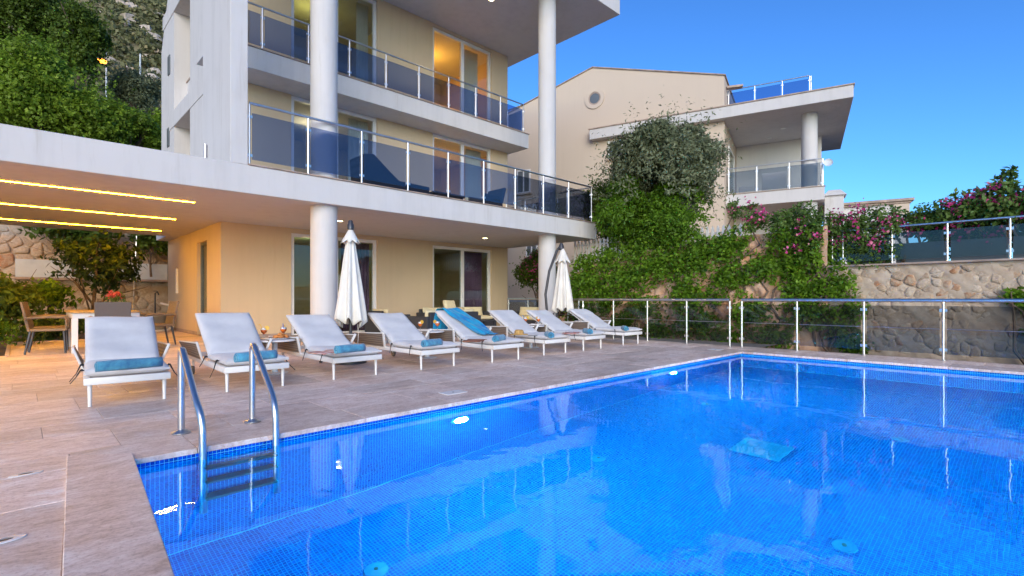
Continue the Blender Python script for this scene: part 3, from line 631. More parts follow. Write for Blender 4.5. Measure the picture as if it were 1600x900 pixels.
def stone_face(parent, origin, rz, width, height, size, depth, rd, maxn=295):
    """irregular rubble: one Voronoi cell per stone; local x along the wall, depth towards -y"""
    nx, nz = int(width / size), int(height / (size * .72)); pts = []
    for j in range(-1, nz + 1):
        for i in range(-1, nx + 1): pts.append(((i + .5 + .5*(j % 2) + rd.uniform(-.5, .5)) * size, (j + .5 + rd.uniform(-.5, .5)) * size * .72))
    pts = [p for p in pts if rd.random() > .16]
    base = Vector(origin); ca, sa = math.cos(rz), math.sin(rz); n = 0
    for c in pts:
        if not (0 < c[0] < width and 0 < c[1] < height) or n >= maxn: continue
        poly = [(c[0]-2*size, c[1]-2*size), (c[0]+2*size, c[1]-2*size), (c[0]+2*size, c[1]+2*size), (c[0]-2*size, c[1]+2*size)]
        for q in pts:
            d2 = (q[0]-c[0])**2 + (q[1]-c[1])**2
            if q is c or d2 > 6.3*size*size: continue
            poly = clip(poly, (c[0]+q[0])/2, (c[1]+q[1])/2, q[0]-c[0], q[1]-c[1])
        poly = [(max(0, min(width, x)), max(0, min(height, z))) for x, z in poly]
        ring = []
        for i in range(len(poly)):
            p, q = poly[i], poly[(i+1) % len(poly)]
            for t in (0.16, .5, .84):
                w_ = rd.uniform(-.03, .03) * size; ring.append((p[0]+(q[0]-p[0])*t - c[0] + w_, p[1]+(q[1]-p[1])*t - c[1] + w_))
        m_ = len(ring); k = rd.uniform(.84, .97); d_ = depth * rd.choice((.3, .7, 1.0, 1.3, 1.9)); tx, tz = rd.uniform(-.25, .25), rd.uniform(-.25, .25)
        vs = [(x*k, .02, z*k) for x, z in ring] + [(x*k*.97, -d_*.55, z*k*.97) for x, z in ring] + [(x*k*.80, -d_*(.9 + tx*x/size + tz*z/size) + rd.uniform(-.1, .1)*d_, z*k*.80) for x, z in ring] + [(0, -d_, 0)]
        fs = [(i, (i+1) % m_, m_+(i+1) % m_, m_+i) for i in range(m_)] + [(m_+i, m_+(i+1) % m_, 2*m_+(i+1) % m_, 2*m_+i) for i in range(m_)] + [(2*m_+i, 2*m_+(i+1) % m_, 3*m_) for i in range(m_)]
        me = bpy.data.meshes.new('stone'); me.from_pydata(vs, [], fs); me.polygons.foreach_set('use_smooth', [True]*len(fs)); me.materials.append(M['stone'])
        me.flip_normals() if rd is None else None
        link('stone', me, parent, (base.x + ca*c[0], base.y + sa*c[0], base.z + c[1]), rz); n += 1
_rs = random.Random(11)
sw = thing('stone_wall', 'rubble stone retaining wall with orange stones behind the pool fence', 'wall', (12.6, 3.35, -.6))
MB().grid(lambda u, v: (.022*fbm(u*31, v*9) + .016*fbm(u*77, v*23) - .010, -9*u, 2.26*v), 260, 80).build('mortar_face', M['mortar'], sw, smooth=60)
MB().box(.05, .45, -9, 0, 0, 2.25).build('core', M['mortar'], sw)
MB().box(-.10, .40, -9, .02, 2.262, 2.30).build('capping', M['trim'], sw, bev=.006)
stone_face(sw, (-.0, 0, .5), -math.pi/2, 4.6, 1.72, .172, .016, random.Random(5))
NF = [(12.78, 3.18)] + [(12.78, 2.98 - .86 * i) for i in range(8)]
nfz = thing('glass_fence', 'steel and dark glass fence on top of the stone retaining wall', 'fence')
MB().tube([(p[0], p[1], 2.45) for p in NF], .022, 10).build('handrail', M['steel'], nfz, smooth=50)
rail_parts(nfz, [NF], 1.70, .75, 'fglass', (.08, .62))
for i in range(1, 8):
    MB().box(13.0, 13.03, NF[i+1][1] + .03, NF[i][1] - .03, 1.7, 2.12).build('privacy_panel', M['panelg'], nfz, bev=.003)
# ---- garden wall behind the carport
gw = thing('stone_wall', 'pinkish rubble stone garden wall behind the carport', 'wall', (-4, 21.0, -.3))
MB().grid(lambda u, v: (12*u, .06*fbm(u*16, v*7), 4.6*v), 60, 24).build('mortar_face', M['mortar'], gw, smooth=60)
MB().box(0, 12, .07, .5, 0, 4.6).build('core', M['mortar'], gw)
stone_face(gw, (3.0, -.0, .2), 0, 5.6, 3.9, .33, .022, random.Random(8))
tr = thing('planter_trough', 'long pale blue concrete planter trough on the garden wall', 'planter', (-.05, 20.55, 1.62))
MB().box(0, 3.7, 0, .4, 0, .06).box(0, 3.7, 0, .06, .06, .52).box(0, .06, .06, .4, .06, .52).box(3.64, 3.7, .06, .4, .06, .52).build('trough', M['concrete'], tr, bev=.006)
MB().box(.06, 3.64, .06, .4, .06, .44).build('soil', M['soil'], tr)
MB().box(-.02, 3.72, -.03, .42, -.07, -.002).build('ledge', M['trim'], tr, bev=.006)
kind(MB().grid(lambda u, v: (-9 + 11.2*u, 12.5 + 8.5*v, -.09 + .05*fbm(u*20, v*14)), 30, 24).build('garden_bed', M['soil']), 'structure')
kind(MB().box(-.16, -.1, 12.5, 16.0, -.2, .012).box(-.1, 2.2, 16.0, 16.06, -.2, .012).build('bed_kerb', M['trav'], bev=.004), 'structure')

# ---- hillside
def hz_(a, b):
    d = b - 24
    if d < 0: return -.3
    k = a / max(b, 1); fall = 1 - min(1, max(0, (k - .30) / .40))**2 * (3 - 2 * min(1, max(0, (k - .30) / .40)))
    base = 2.6 * min(1, d / 3) + .40 * min(d, 36) + .56 * max(0, d - 36)
    return -.3 + fall * (base + (1.2 * fbm(a*.12, b*.12) + 5 * fbm(a*.022, b*.022)) * min(1, d / 30))
def hillp(u, v):
    b = 24 + 330 * v**1.8; a = (-1.1 + 2.0 * u) * b; return (a, b, hz_(a, b))
kind(MB().grid(hillp, 120, 110).build('hill', M['hill'], smooth=80), 'structure')
sets = []
ns = 2600; bb = 46 + 240 * rng.random(ns)**1.4; kk = np.where(rng.random(ns) < .8, 0.05 + 0.16 * rng.random(ns), -.2 + .6 * rng.random(ns)); aa = kk * bb
for a_, b_ in zip(aa, bb):
    r_ = (0.35 + 0.8 * random.random()) * (0.7 + b_ / 170); nl = 46
    dv = rng.normal(size=(nl, 3)); dv /= np.linalg.norm(dv, axis=1)[:, None]; dv[:, 2] = np.abs(dv[:, 2])
    P = np.array([a_, b_, hz_(a_, b_) - .1]) + dv * np.array([r_, r_, r_ * .75]) * (.7 + .3 * rng.random((nl, 1)))
    sets.append((P, dv, np.clip(.55 * rng.random(nl) + .45 * random.random(), 0, 1), .55 * r_))
kind(foliage('hillside_scrub', sets, M['g_scrub'], None, .7, 0), 'stuff')
for i in range(46):
    # loose pale outcrops scattered in a band across the upper slope
    b_ = 92 + 75 * _rs.random(); a_ = b_ * (.085 + .11 * _rs.random())
    mb = MB(); s_ = _rs.uniform(.4, 1.25)**1.5 * b_ / 105
    vs = []; n = 7
    for j, (rr_, zz) in enumerate(((1, -.3), (.95, .25), (.55, .62))):
        for k in range(n):
            t = 2*math.pi*k/n; q = rr_ * _rs.uniform(.7, 1.2); vs.append((math.cos(t)*q*1.4, math.sin(t)*q, zz*_rs.uniform(.8, 1.2)))
    mb.add(vs, [(j*n+k, j*n+(k+1) % n, (j+1)*n+(k+1) % n, (j+1)*n+k) for j in range(2) for k in range(n)] + [tuple(range(2*n, 3*n))])
    o = mb.build('rock', M['pale'], loc=(a_, b_, hz_(a_, b_)), rz=_rs.uniform(0, 6)); o.scale = (s_, s_, s_ * 1.1)
    tag(o, 'pale limestone rock among the scrub high on the hillside', 'rock', 'rocks on the hillside')

# ---- neighbouring house (local x runs right along its front, y runs away)
nb = thing('neighbour_house', 'beige neighbouring house with gable, round window and jutting terrace roof', 'house', (21.49, 4.68, 0), R(-73.63))
def npart(mb, name, m, parent=None, **k): return mb.build(name, M[m], parent or nb, **k)
gable = [(-20, 1.0), (-4.35, 1.0), (-4.35, 10.05), (-10.0, 11.62), (-20, 8.7)]
npart(MB().prism(gable, lambda p, t: (p[0], .41 + t * 7, p[1])), 'wall', 'nbeige')
npart(MB().bar((-4.3, 3.9, 10.06), (-10.02, 3.9, 11.645), 7.1, .045), 'roof_edge', 'trim'); npart(MB().bar((-9.98, 3.9, 11.645), (-20, 3.9, 8.725), 7.1, .045), 'roof_edge', 'trim')
tsl = npart(flat([(-10, 0), (0, 0), (0, 7.4), (-10, 7.4)], 8.2, 8.64), 'terrace_roof', 'white', bev=.008)
MB().box(-10.04, .04, -.04, 7.4, 8.642, 8.69).build('edge_trim', M['trim'], tsl, bev=.004)
npart(MB().lathe([(.28, 5.25), (.28, 8.199)], 32, (-1.36, 1.25, 0)), 'column', 'white', smooth=40)
npart(MB().lathe([(.28, 2.0), (.28, 4.749)], 32, (-1.36, 1.25, 0)), 'column', 'white', smooth=40)
bsl = npart(flat([(-4.34, .80), (-.86, .80), (-.86, 6), (-4.34, 6)], 4.75, 5.25), 'balcony_slab', 'white', bev=.008)
MB().box(-4.34, -.83, .77, 1.0, 5.251, 5.28).build('edge_trim', M['trim'], bsl, bev=.003)
npart(MB().box(-4.34, -.86, 4.6, 4.8, 5.251, 8.199), 'wall', 'soffit'); npart(MB().box(-4.34, -.9, 3.6, 3.8, 1.5, 4.749), 'wall', 'soffit')
dd = npart(MB().box(-4.345, -4.30, 1.6, 1.68, 5.26, 7.5).box(-4.345, -4.30, 3.4, 3.48, 5.26, 7.5).box(-4.345, -4.30, 1.68, 3.4, 7.42, 7.5), 'side_door', 'frame'); MB().box(-4.335, -4.32, 1.68, 3.4, 5.26, 7.42).build('pane', M['glass'], dd)
for x, y in ((-2.3, 2.6), (-2.9, 3.8)):
    npart(MB().lathe([(.11, 8.198), (.11, 8.185)], 18, (x, y, 0)), 'ceiling_spot', 'steel')
railing(nb, 'railing', [[(-4.25, .93), (-3.2, .93), (-2.05, .93), (-.94, .93)], [(-.90, 1.05), (-.90, 2.4), (-.90, 3.8)]], 5.28, 1.07, 'fglass', (.06, .92))
railing(nb, 'railing', [[(-4.3, 1.3), (-3.3, 1.3), (-2.3, 1.3), (-1.35, 1.3)], [(-1.3, 1.4), (-1.3, 3.2), (-1.3, 5)]], 8.70, 1.04, 'bglass', (.08, .92))
sp = npart(MB().bar((-3.9, 2.2, 9.05), (-2.0, 2.2, 9.2), 1.0, .05, (0, -.5, 1)), 'solar_panel', 'panelg')
npart(MB().tube([(-3.9, 2.2, 8.65), (-3.9, 2.2, 9.05)], .03, 6), 'panel_leg', 'dmetal'); npart(MB().tube([(-2.1, 2.2, 8.65), (-2.1, 2.2, 9.2)], .03, 6), 'panel_leg', 'dmetal')
npart(MB().bar((-4.35, 1.0, 9.75), (-3.75, 1.2, 9.78), .25, .08), 'roof_beam', 'trim')
rw = npart(MB().lathe([(.30, 0), (.30, .05), (.47, .05), (.47, 0)], 40, caps=False), 'round_window', 'nbeige', smooth=30)
rw.location = (-9.9, .41, 10.18); rw.rotation_euler = (R(90), 0, 0)
MB().lathe([(.235, -.0), (.30, .0), (.30, .03), (.235, .03)], 40, caps=False).build('frame', M['trim'], rw, smooth=30)
MB().lathe([(.236, .006), (.236, .012)], 36).build('pane', M['panelg'], rw)
def nwin(x, z, w_, h_2):
    f = npart(MB().box(x-w_/2, x-w_/2+.06, .35, .42, z, z+h_2).box(x+w_/2-.06, x+w_/2, .35, .42, z, z+h_2).box(x-w_/2+.06, x+w_/2-.06, .35, .42, z, z+.06).box(x-w_/2+.06, x+w_/2-.06, .35, .42, z+h_2-.06, z+h_2).box(x-.03, x+.03, .36, .415, z+.06, z+h_2-.06), 'window', 'frame')
    for s_ in (-1, 1):
        MB().box(x + (s_-1)*.5*(w_/2-.06) + (.03 if s_ > 0 else 0), x + (s_+1)*.5*(w_/2-.06) - (.03 if s_ < 0 else 0), .38, .405, z+.061, z+h_2-.061).build('pane', M['panelg'], f)
    MB().box(x-w_/2-.08, x+w_/2+.08, .28, .409, z-.08, z-.002).build('sill', M['nbeige'], f, bev=.006)
nwin(-13.15, 3.05, .62, .85); nwin(-13.6, 6.2, .75, 1.15); nwin(-8.6, 7.3, 1.3, .8)
pb = npart(MB().box(-.77, 1.85, 2.5, 6, 1.5, 4.62), 'annexe', 'white'); MB().box(-.86, 2.0, 2.38, 6.1, 4.621, 4.70).box(-.92, 2.08, 2.30, 6.15, 4.70, 4.80).build('cornice', M['trim'], pb, bev=.01)
MB().box(1.45, 1.95, 2.42, 2.9, 4.2, 4.62).build('corner_stone', M['nbeige'], pb, bev=.01)
npart(MB().box(-.84, -.2, 1.6, 2.45, 1.5, 5.0).prism([(-.9, 1.5), (-.1, 1.5), (-.1, 2.49), (-.9, 2.49)], lambda p, t: ((p[0]+.5)*(1-.5*t)-.5, (p[1]-2)*(1-.5*t)+2, 5.001 + t*.25)), 'chimney_block', 'white', bev=.01)
dish = npart(MB().lathe([(.01, 0), (.14, .02), (.24, .07), (.26, .10)], 20, caps=False), 'satellite_dish', 'concrete', smooth=60); dish.location = (-.75, .75, 6.1); dish.rotation_euler = (R(75), R(20), 0); dish.scale = (.6, .6, .6)
MB().tube([(0, 0, 0), (0, 0, -.2), (-.1, 0, -.3)], .015, 6).build('arm', M['steel'], dish)
arm = MB()
ov = thing('brick_oven', 'small white arched garden oven on the neighbour terrace', 'oven', (18.05, 5.75, 2.1), R(-73.6))
def arch(w_, z_):
    return [(-w_, 0)] + [(w_, 0)] + [(w_*math.cos(t), z_ + w_*math.sin(t)) for t in np.linspace(0, math.pi, 12)]
MB().prism(arch(.42, .75), lambda p, t: (p[0], t * .7, p[1])).build('body', M['concrete'], ov, smooth=40)
MB().prism([(x, z + .70) for x, z in arch(.2, .18)], lambda p, t: (p[0], -.004 - t * .012, p[1])).build('opening', M['panelg'], ov)
MB().box(-.5, .5, -.15, .72, .56, .63).build('shelf', M['concrete'], ov, bev=.01)
fnc = thing('picket_fence', 'low white picket fence half hidden behind the creepers', 'fence', (13.5, 5.4, 2.05))
MB().box(0, .03, 0, 5.6, .2, .25).box(0, .03, 0, 5.6, .68, .73).build('rail', M['white'], fnc)
for i in range(38): MB().prism([(0, 0), (.07, 0), (.07, .82), (.035, .9), (0, .82)], lambda p, t: (-.03 + t*.028, i*.148 + p[0], p[1])).build('picket', M['frame'], fnc)

# ---- vegetation
tree('olive_tree', 'big olive tree with grey green leaves beside the neighbouring house', 'tree', (13.9, 7.6, 2.0), (13.75, 7.85, 4.3), (1.75, 1.95, 2.0), M['g_olive'], 44000, .12, 50, .14, seed=2, aspect=.36, lobe_r=.25, mix=(M['g_vine'], 16000, (-.1, .45, -.65), 1.0, 1.05))
tree('leafy_tree', 'dark leafy tree between the white column and the olive tree', 'tree', (14.8, 10.6, 1.9), (14.75, 10.2, 3.6), (1.2, 1.4, 1.6), M['g_dark'], 13000, .09, 16, .10, seed=3, mix=(M['g_vine'], 5000, (0, 0, -.2), .95, 1.0))
tree('flowering_bush', 'dark bush with red flowers left of the white column', 'bush', (13.9, 12.9, .3), (13.7, 12.9, 1.75), (.8, 1.1, .95), M['g_dark'], 6000, .10, 12, .06, seed=4, mix=(M['pink'], 260, (-.3, 0, 0), .95, .8))
tree('laurel_shrub', 'bright green leafy shrub filling the bank left of the olive tree', 'shrub', (13.7, 8.9, 1.9), (13.75, 8.85, 3.0), (.8, .8, 1.25), M['g_vine'], 6500, .09, 22, .05, seed=13, lobe_r=.32)
tree('laurel_shrub', 'bright green leafy shrub under the olive tree by the picket fence', 'shrub', (13.1, 7.1, 2.1), (12.9, 7.1, 2.9), (.8, 1.1, .85), M['g_vine'], 6500, .085, 18, .05, seed=14, lobe_r=.32)
def creeper(label, spots, m, n, size, flowers=None, nm='creeper', stems=4, cat='creeper', grp=None):
    """spots: (b, z, radius) patches hugging the rock face and wall"""
    def face(b, z):
        if b < 3.3: return 12.52 if z < 1.7 else (13.2 if b < 2.0 else 12.95)
        return bface(b, z) + max(0, z - btop(b)) * .5
    b0, z0, _ = spots[0]; base = np.array([face(b0, z0), b0, z0 - .4])
    t = thing(nm, label, cat, base, 0, grp); sets = []
    tot = sum(s[2]**2 for s in spots)
    for b, z, r in spots:
        k = max(60, int(n * r * r / tot)); dv = rng.normal(size=(k, 3)); dv /= np.linalg.norm(dv, axis=1)[:, None]
        rr = r * rng.random(k)**.55 * (1 + .25*np.sin(3*np.arctan2(dv[:, 2], dv[:, 1]) + b*5)); bb_ = b + dv[:, 1] * rr * 1.1; zz = z + dv[:, 2] * rr * .85
        aa_ = np.array([face(x, y) for x, y in zip(bb_, zz)]) - np.abs(rng.normal(size=k)) * r * np.where((bb_ < 2.0) & (zz < 2.42), .04, .28) - .03
        clump = .25 * (np.sin(bb_*9 + zz*7) * np.cos(zz*11 - bb_*5) + 1)
        sets.append((np.stack([aa_, bb_, zz], 1), np.tile([-.7, -.1, .7], (k, 1)), np.clip(.5 * rng.random(k) + clump, 0, 1), size))
    kind(foliage('leaves', sets, m, t, .55, .6, base), 'stuff')
    if flowers:
        fm, fn_, fs_ = flowers; P = np.concatenate([s[0] for s in sets]); cl = P[rng.choice(len(P), max(3, fn_ // 22))]
        Pf = np.repeat(cl, 22, 0) + rng.normal(size=(len(cl)*22, 3)) * .07 - np.array([.10, 0, -.03])
        ff = foliage('flowers', [(Pf, rng.normal(size=Pf.shape), rng.random(len(Pf)), fs_)], fm, t, .8, 0, base); kind(ff, 'stuff')
    mb = MB(); rd = random.Random(int(b0 * 100))
    for i in range(stems):
        b, z, r = rd.choice(spots); z_s = max(-.35, z - 1.3) if (b > 3.3 or z < 1.7) else 1.74; p = [(face(b, z_s) - .05, b + rd.uniform(-.5, .5), z_s)]
        for q in range(4):
            t_ = (q + 1) / 4; bq = p[0][1] + (b - p[0][1]) * t_ + rd.uniform(-.25, .25) * (1 if z_s < 1.6 else .3); zq = p[0][2] + (z + r*.4 - p[0][2]) * t_; p.append((face(bq, zq) - .10, bq, zq))
        MB().tube([Vector(x) - Vector(base) for x in p], [.03, .026, .022, .016, .008], 6).build('stem', M['bark'], t, smooth=60)
    return t
G = 'creepers over the rock bank'
creeper('creeper with bright leaves on the rock bank below the olive tree', [(8.2, 1.6, .8), (7.2, 1.9, .85), (9.3, 1.5, .8), (8.6, .9, .5), (7.4, .8, .5), (10.2, 1.3, .7), (8.0, .25, .55), (9.4, .6, .55), (9.0, 2.3, .5), (9.9, 2.05, .5), (8.1, 2.4, .45)], M['g_vine'], 11500, .095, None, grp=G)
creeper('dense creeper hanging over the middle of the rock bank', [(6.1, 2.1, .85), (5.3, 2.3, .6), (5.2, 1.5, .55), (6.2, 1.1, .55), (4.4, 1.7, .5), (5.8, .4, .6), (4.6, .7, .5), (6.9, .15, .5), (5.0, .0, .4), (5.6, 1.0, .3)], M['g_vine'], 9000, .095, None, grp=G)
creeper('creeper with bare stems where the rock bank meets the stone wall', [(3.9, 2.3, .55), (3.3, 1.9, .5), (3.6, 1.2, .55), (3.0, 1.25, .4), (3.4, .65, .45), (2.7, .75, .25), (2.9, .35, .35), (4.1, .2, .4), (2.7, .0, .3), (3.9, 1.75, .4)], M['g_vine'], 7000, .09, None, grp=G, stems=8)
creeper('leafy branch hanging over the stone wall at the right edge of the picture', [(.12, .95, .25), (-.15, .75, .32), (-.1, .35, .3), (.35, 1.05, .16)], M['g_vine'], 1500, .085, None, grp=G, stems=3)
GB = 'bougainvillea above the retaining wall'
creeper('pink bougainvillea over the top of the rock bank by the garden oven', [(4.0, 2.75, .5), (3.4, 2.6, .5), (4.8, 2.85, .32), (5.3, 3.15, .18), (5.5, 3.4, .15), (5.0, 3.25, .15), (3.6, 2.25, .4)], M['g_hedge'], 6500, .07, (M['pink'], 330, .06), 'bougainvillea', 6, 'flowering shrub', GB)
creeper('coral and pink bougainvillea draped over the left end of the upper fence', [(2.7, 2.55, .48), (2.1, 2.5, .45), (2.6, 2.1, .45), (2.95, 2.3, .4), (2.2, 1.95, .3), (1.7, 2.55, .4)], M['g_hedge'], 6800, .07, (M['pink'], 420, .06), 'bougainvillea', 6, 'flowering shrub', GB)
creeper('oleander hedge with pink flowers behind the middle of the upper fence', [(1.4, 2.5, .45), (1.0, 2.6, .48), (.6, 2.7, .48), (1.2, 2.2, .42), (.5, 3.1, .2), (.42, 3.3, .11), (.7, 2.2, .42), (.85, 2.85, .25)], M['g_hedge'], 7200, .095, (M['pink'], 440, .065), 'oleander', 7, 'flowering shrub', GB)
creeper('tall oleander hedge at the right edge above the upper fence', [(.2, 2.7, .48), (-.25, 2.75, .5), (-.8, 2.8, .5), (.1, 2.25, .42), (-.4, 2.25, .45), (-1.3, 2.8, .5), (-.9, 2.2, .4)], M['g_hedge'], 7200, .10, (M['pink'], 90, .06), 'oleander', 7, 'flowering shrub', GB)
for i, (b_, z_) in enumerate(((1.0, 1.98), (2.6, 2.2))):
    pass
# garden behind the carport
tree('citrus_tree', 'small glossy citrus tree in the garden behind the dining table', 'tree', (1.45, 17.6, -.1), (1.55, 17.6, 1.75), (1.05, .9, 1.0), M['g_citrus'], 1500, .16, 14, .05, seed=6, lobe_r=.34)
tree('wall_shrub', 'dark shrub hanging over the garden wall above the trough', 'shrub', (1.2, 20.3, 2.0), (1.2, 20.4, 2.95), (1.0, .5, .75), M['g_dark'], 1700, .17, 10, .03, seed=7)
tree('wall_shrub', 'dark shrub over the garden wall beside the house corner', 'shrub', (3.15, 20.3, 2.0), (3.15, 20.4, 2.85), (.55, .4, .75), M['g_dark'], 1300, .15, 8, .03, seed=8)
tree('round_bush', 'dense dark green bush at the left edge beside the dining chairs', 'bush', (-.35, 15.6, -.1), (-.35, 15.6, .75), (.9, 1.0, .85), M['g_dark'], 5200, .11, 14, .04, seed=9)
tree('low_bush', 'low bright green bush at the left edge in front of the dark bush', 'bush', (-.42, 13.9, -.1), (-.45, 13.9, .22), (.45, .6, .36), M['g_vine'], 3000, .06, 10, .02, seed=10)
tree('low_bush', 'low leafy plants behind the dining table legs', 'bush', (.9, 16.7, -.1), (.95, 16.8, .25), (.95, .5, .42), M['g_hedge'], 2200, .11, 12, .02, seed=11)
tree('fern_plant', 'light green feathery plant left of the citrus tree trunk', 'plant', (.55, 17.2, -.1), (.6, 17.2, 1.0), (.5, .4, .4), M['g_vine'], 600, .16, 7, .025, seed=12)
# trees on the slope behind the carport roof
GT = 'trees on the slope behind the villa'
def far_tree(name, label, px, py, Y, rx, rz, m, n, size, lobes, **k):
    X = (px - 800) / 800 * Y; a = X * .7193 + Y * .6947; b = -X * .6947 + Y * .7193; z = 1 + (466 - py) / 800 * Y; r = rx / 800 * Y; q = rz / 800 * Y
    tree(name, label, 'tree', (a, b, min(hz_(a, b), z - q)), (a, b, z), (r, r, q), m, n, size, lobes, .22, GT, aspect=.6, **k)
far_tree('broadleaf_tree', 'bright green broadleaf tree just above the carport roof at the left edge', 60, 175, 24, 92, 105, M['g_bright'], 30000, .17, 36, seed=21, lobe_r=.30)
far_tree('broadleaf_tree', 'green broadleaf tree above the middle of the carport roof', 145, 205, 25, 55, 75, M['g_bright'], 16000, .16, 28, seed=22, lobe_r=.30)
far_tree('pine_tree', 'tall dark pine tree at the top left corner', 40, 40, 33, 75, 95, M['g_dark'], 24000, .19, 34, seed=23, lobe_r=.30)
far_tree('pine_tree', 'dark pine tree left of the street lamp on the hill', 125, 75, 32, 42, 75, M['g_dark'], 15000, .18, 28, seed=24, lobe_r=.30)
far_tree('olive_tree', 'grey green olive tree on the slope left of the villa corner', 212, 150, 36, 38, 42, M['g_olive'], 12000, .16, 22, seed=25)
far_tree('broadleaf_tree', 'low green tree beside the villa corner above the carport roof', 212, 212, 27, 40, 34, M['g_bright'], 10000, .15, 20, seed=26)
far_tree('broadleaf_tree', 'small bright tree against the villa side wall', 245, 205, 28, 16, 36, M['g_bright'], 2200, .20, 9, seed=27)
lp = thing('street_lamp', 'distant street lamp glowing orange on the hillside', 'street lamp', (0, 0, 0)); Yl = 46; Xl = (166 - 800) / 800 * Yl
lp.location = (Xl*.7193 + Yl*.6947, -Xl*.6947 + Yl*.7193, 1 + (466 - 98) / 800 * Yl)
MB().tube([(0, 0, -3.5), (0, 0, 1.3)], .06, 8).build('pole', M['concrete'], lp); MB().lathe([(.02, -.2), (.3, -.08), (.34, .08), (.05, .22)], 12, (-.3, -.1, 0)).build('lantern', emit('street_lamp_glow', (1, .30, .03), 5), lp, smooth=60)
pol = MB().tube([(0, 0, -3), (0, 0, .8)], .08, 8).build('utility_pole', M['concrete']); Yl = 60; Xl = (219 - 800) / 800 * Yl; pol.location = (Xl*.7193 + Yl*.6947, -Xl*.6947 + Yl*.7193, 1 + (466 - 95) / 800 * Yl)
tag(pol, 'thin grey utility pole on the hillside', 'pole')

# ================================================================== OBJECTS
# ---- pool ladder, lamps and fittings
M['tread'] = pm('ladder_tread', (.16, .18, .20), .45, .3, var=.1)
ld = thing('pool_ladder', 'stainless steel pool ladder at the near corner of the pool', 'ladder', (1.115, POOL_B, 0))
def arc(pts, n=6):
    """rounded polyline: corners replaced by short arcs; pts = (point, radius)"""
    out = [Vector(pts[0][0])]
    for i in range(1, len(pts) - 1):
        p, r = Vector(pts[i][0]), pts[i][1]; d0 = (Vector(pts[i-1][0]) - p).normalized(); d1 = (Vector(pts[i+1][0]) - p).normalized()
        a_, b_ = p + d0*r, p + d1*r
        for k in range(n + 1):
            t = k / n; out.append(a_*(1-t)**2 + p*2*t*(1-t) + b_*t*t)
    out.append(Vector(pts[-1][0])); return out
for s in (-1, 1):
    x = s * .245
    MB().tube(arc([((x, .50, .002), 0), ((x, .50, .66), .10), ((x, .06, .30), .05), ((x - s*.012, -.05, .20), .10), ((x - s*.012, -.09, -1.02), 0)]), .0235, 14).build('handrail', M['steel'], ld, smooth=60)
    MB().lathe([(.062, .001), (.062, .008), (.045, .016), (.024, .03)], 22, (x, .50, .004)).build('flange', M['steel'], ld, smooth=40)
for z in (-.26, -.52, -.80):
    MB().box(-.225, .225, -.13, -.03, z - .018, z + .018).build('tread', M['tread'], ld, bev=.006)
for i, (x, y, rz, lb) in enumerate(((3.08, POOL_B - .003, 0, 'glowing round underwater lamp in the pool wall nearest the ladder'), (7.17, POOL_B - .003, 0, 'glowing round underwater lamp in the pool wall near the far corner'), (3.08, PB0 + .003, math.pi, 'underwater lamp in the near pool wall opposite the ladder end'), (7.17, PB0 + .003, math.pi, 'underwater lamp in the near pool wall opposite the far corner'))):
    t = thing('pool_lamp', lb, 'pool lamp', (x, y, -.50), rz, 'underwater pool lamps')
    r_ = MB().lathe([(.085, 0), (.12, 0), (.12, .015), (.085, .022)], 28, caps=False).build('bezel', M['steel'], t, smooth=40); r_.rotation_euler = (R(90), 0, 0)
    r_ = MB().lathe([(.084, .0), (.083, .012), (.072, .034), (.05, .05), (.02, .058), (.002, .06)], 24).build('lens', M['poollamp'], t, smooth=60); r_.rotation_euler = (R(90), 0, 0)
def at_floor(px, py):
    """where the refracted line of sight of a picture point meets the pool floor"""
    d = Vector((.6947 + (px-800)/800*.7193, .7193 - (px-800)/800*.6947, (466-py)/800)); t = (WATER - 1) / d.z; p = Vector((0, 0, 1)) + d * t
    hlen = math.hypot(d.x, d.y); sn = hlen / d.length / 1.33; tn = sn / math.sqrt(1 - sn*sn); k = (WATER - FZ) * tn / hlen
    return p.x + d.x * k, p.y + d.y * k
inlet_px = [(588, 892, 'round floor inlet nearest the bottom edge of the picture, left of centre'), (1320, 855, 'round floor inlet nearest the bottom right corner of the picture'), (935, 717, 'round floor inlet left of the square drain'), (1105, 632, 'round floor inlet behind the square drain towards the far fence corner'), (1407, 687, 'round floor inlet right of the square drain')]
for px, py, lb in inlet_px:
    a_, b_ = at_floor(px, py)
    o = thing('pool_inlet', lb + ' of the pool', 'pool inlet', (a_, b_, FZ + .003), 0, 'round inlets in the pool floor')
    MB().lathe([(.075, 0), (.072, .012), (.045, .018), (.02, .02)], 22).build('disc', M['inlet'], o, smooth=40); MB().lathe([(.016, .021), (.012, .024)], 10).build('screw', M['panelg'], o)
a_, b_ = at_floor(1190, 702)
o = thing('floor_drain', 'square pale drain cover in the middle of the pool floor', 'drain', (a_, b_, FZ + .003)); MB().box(-.23, .23, -.23, .23, 0, .02).build('cover', M['inlet'], o, bev=.006)
for i in range(7): MB().box(-.19, .19, -.185 + i*.058, -.175 + i*.058, .021, .023).build('slot', M['inlet'], o)

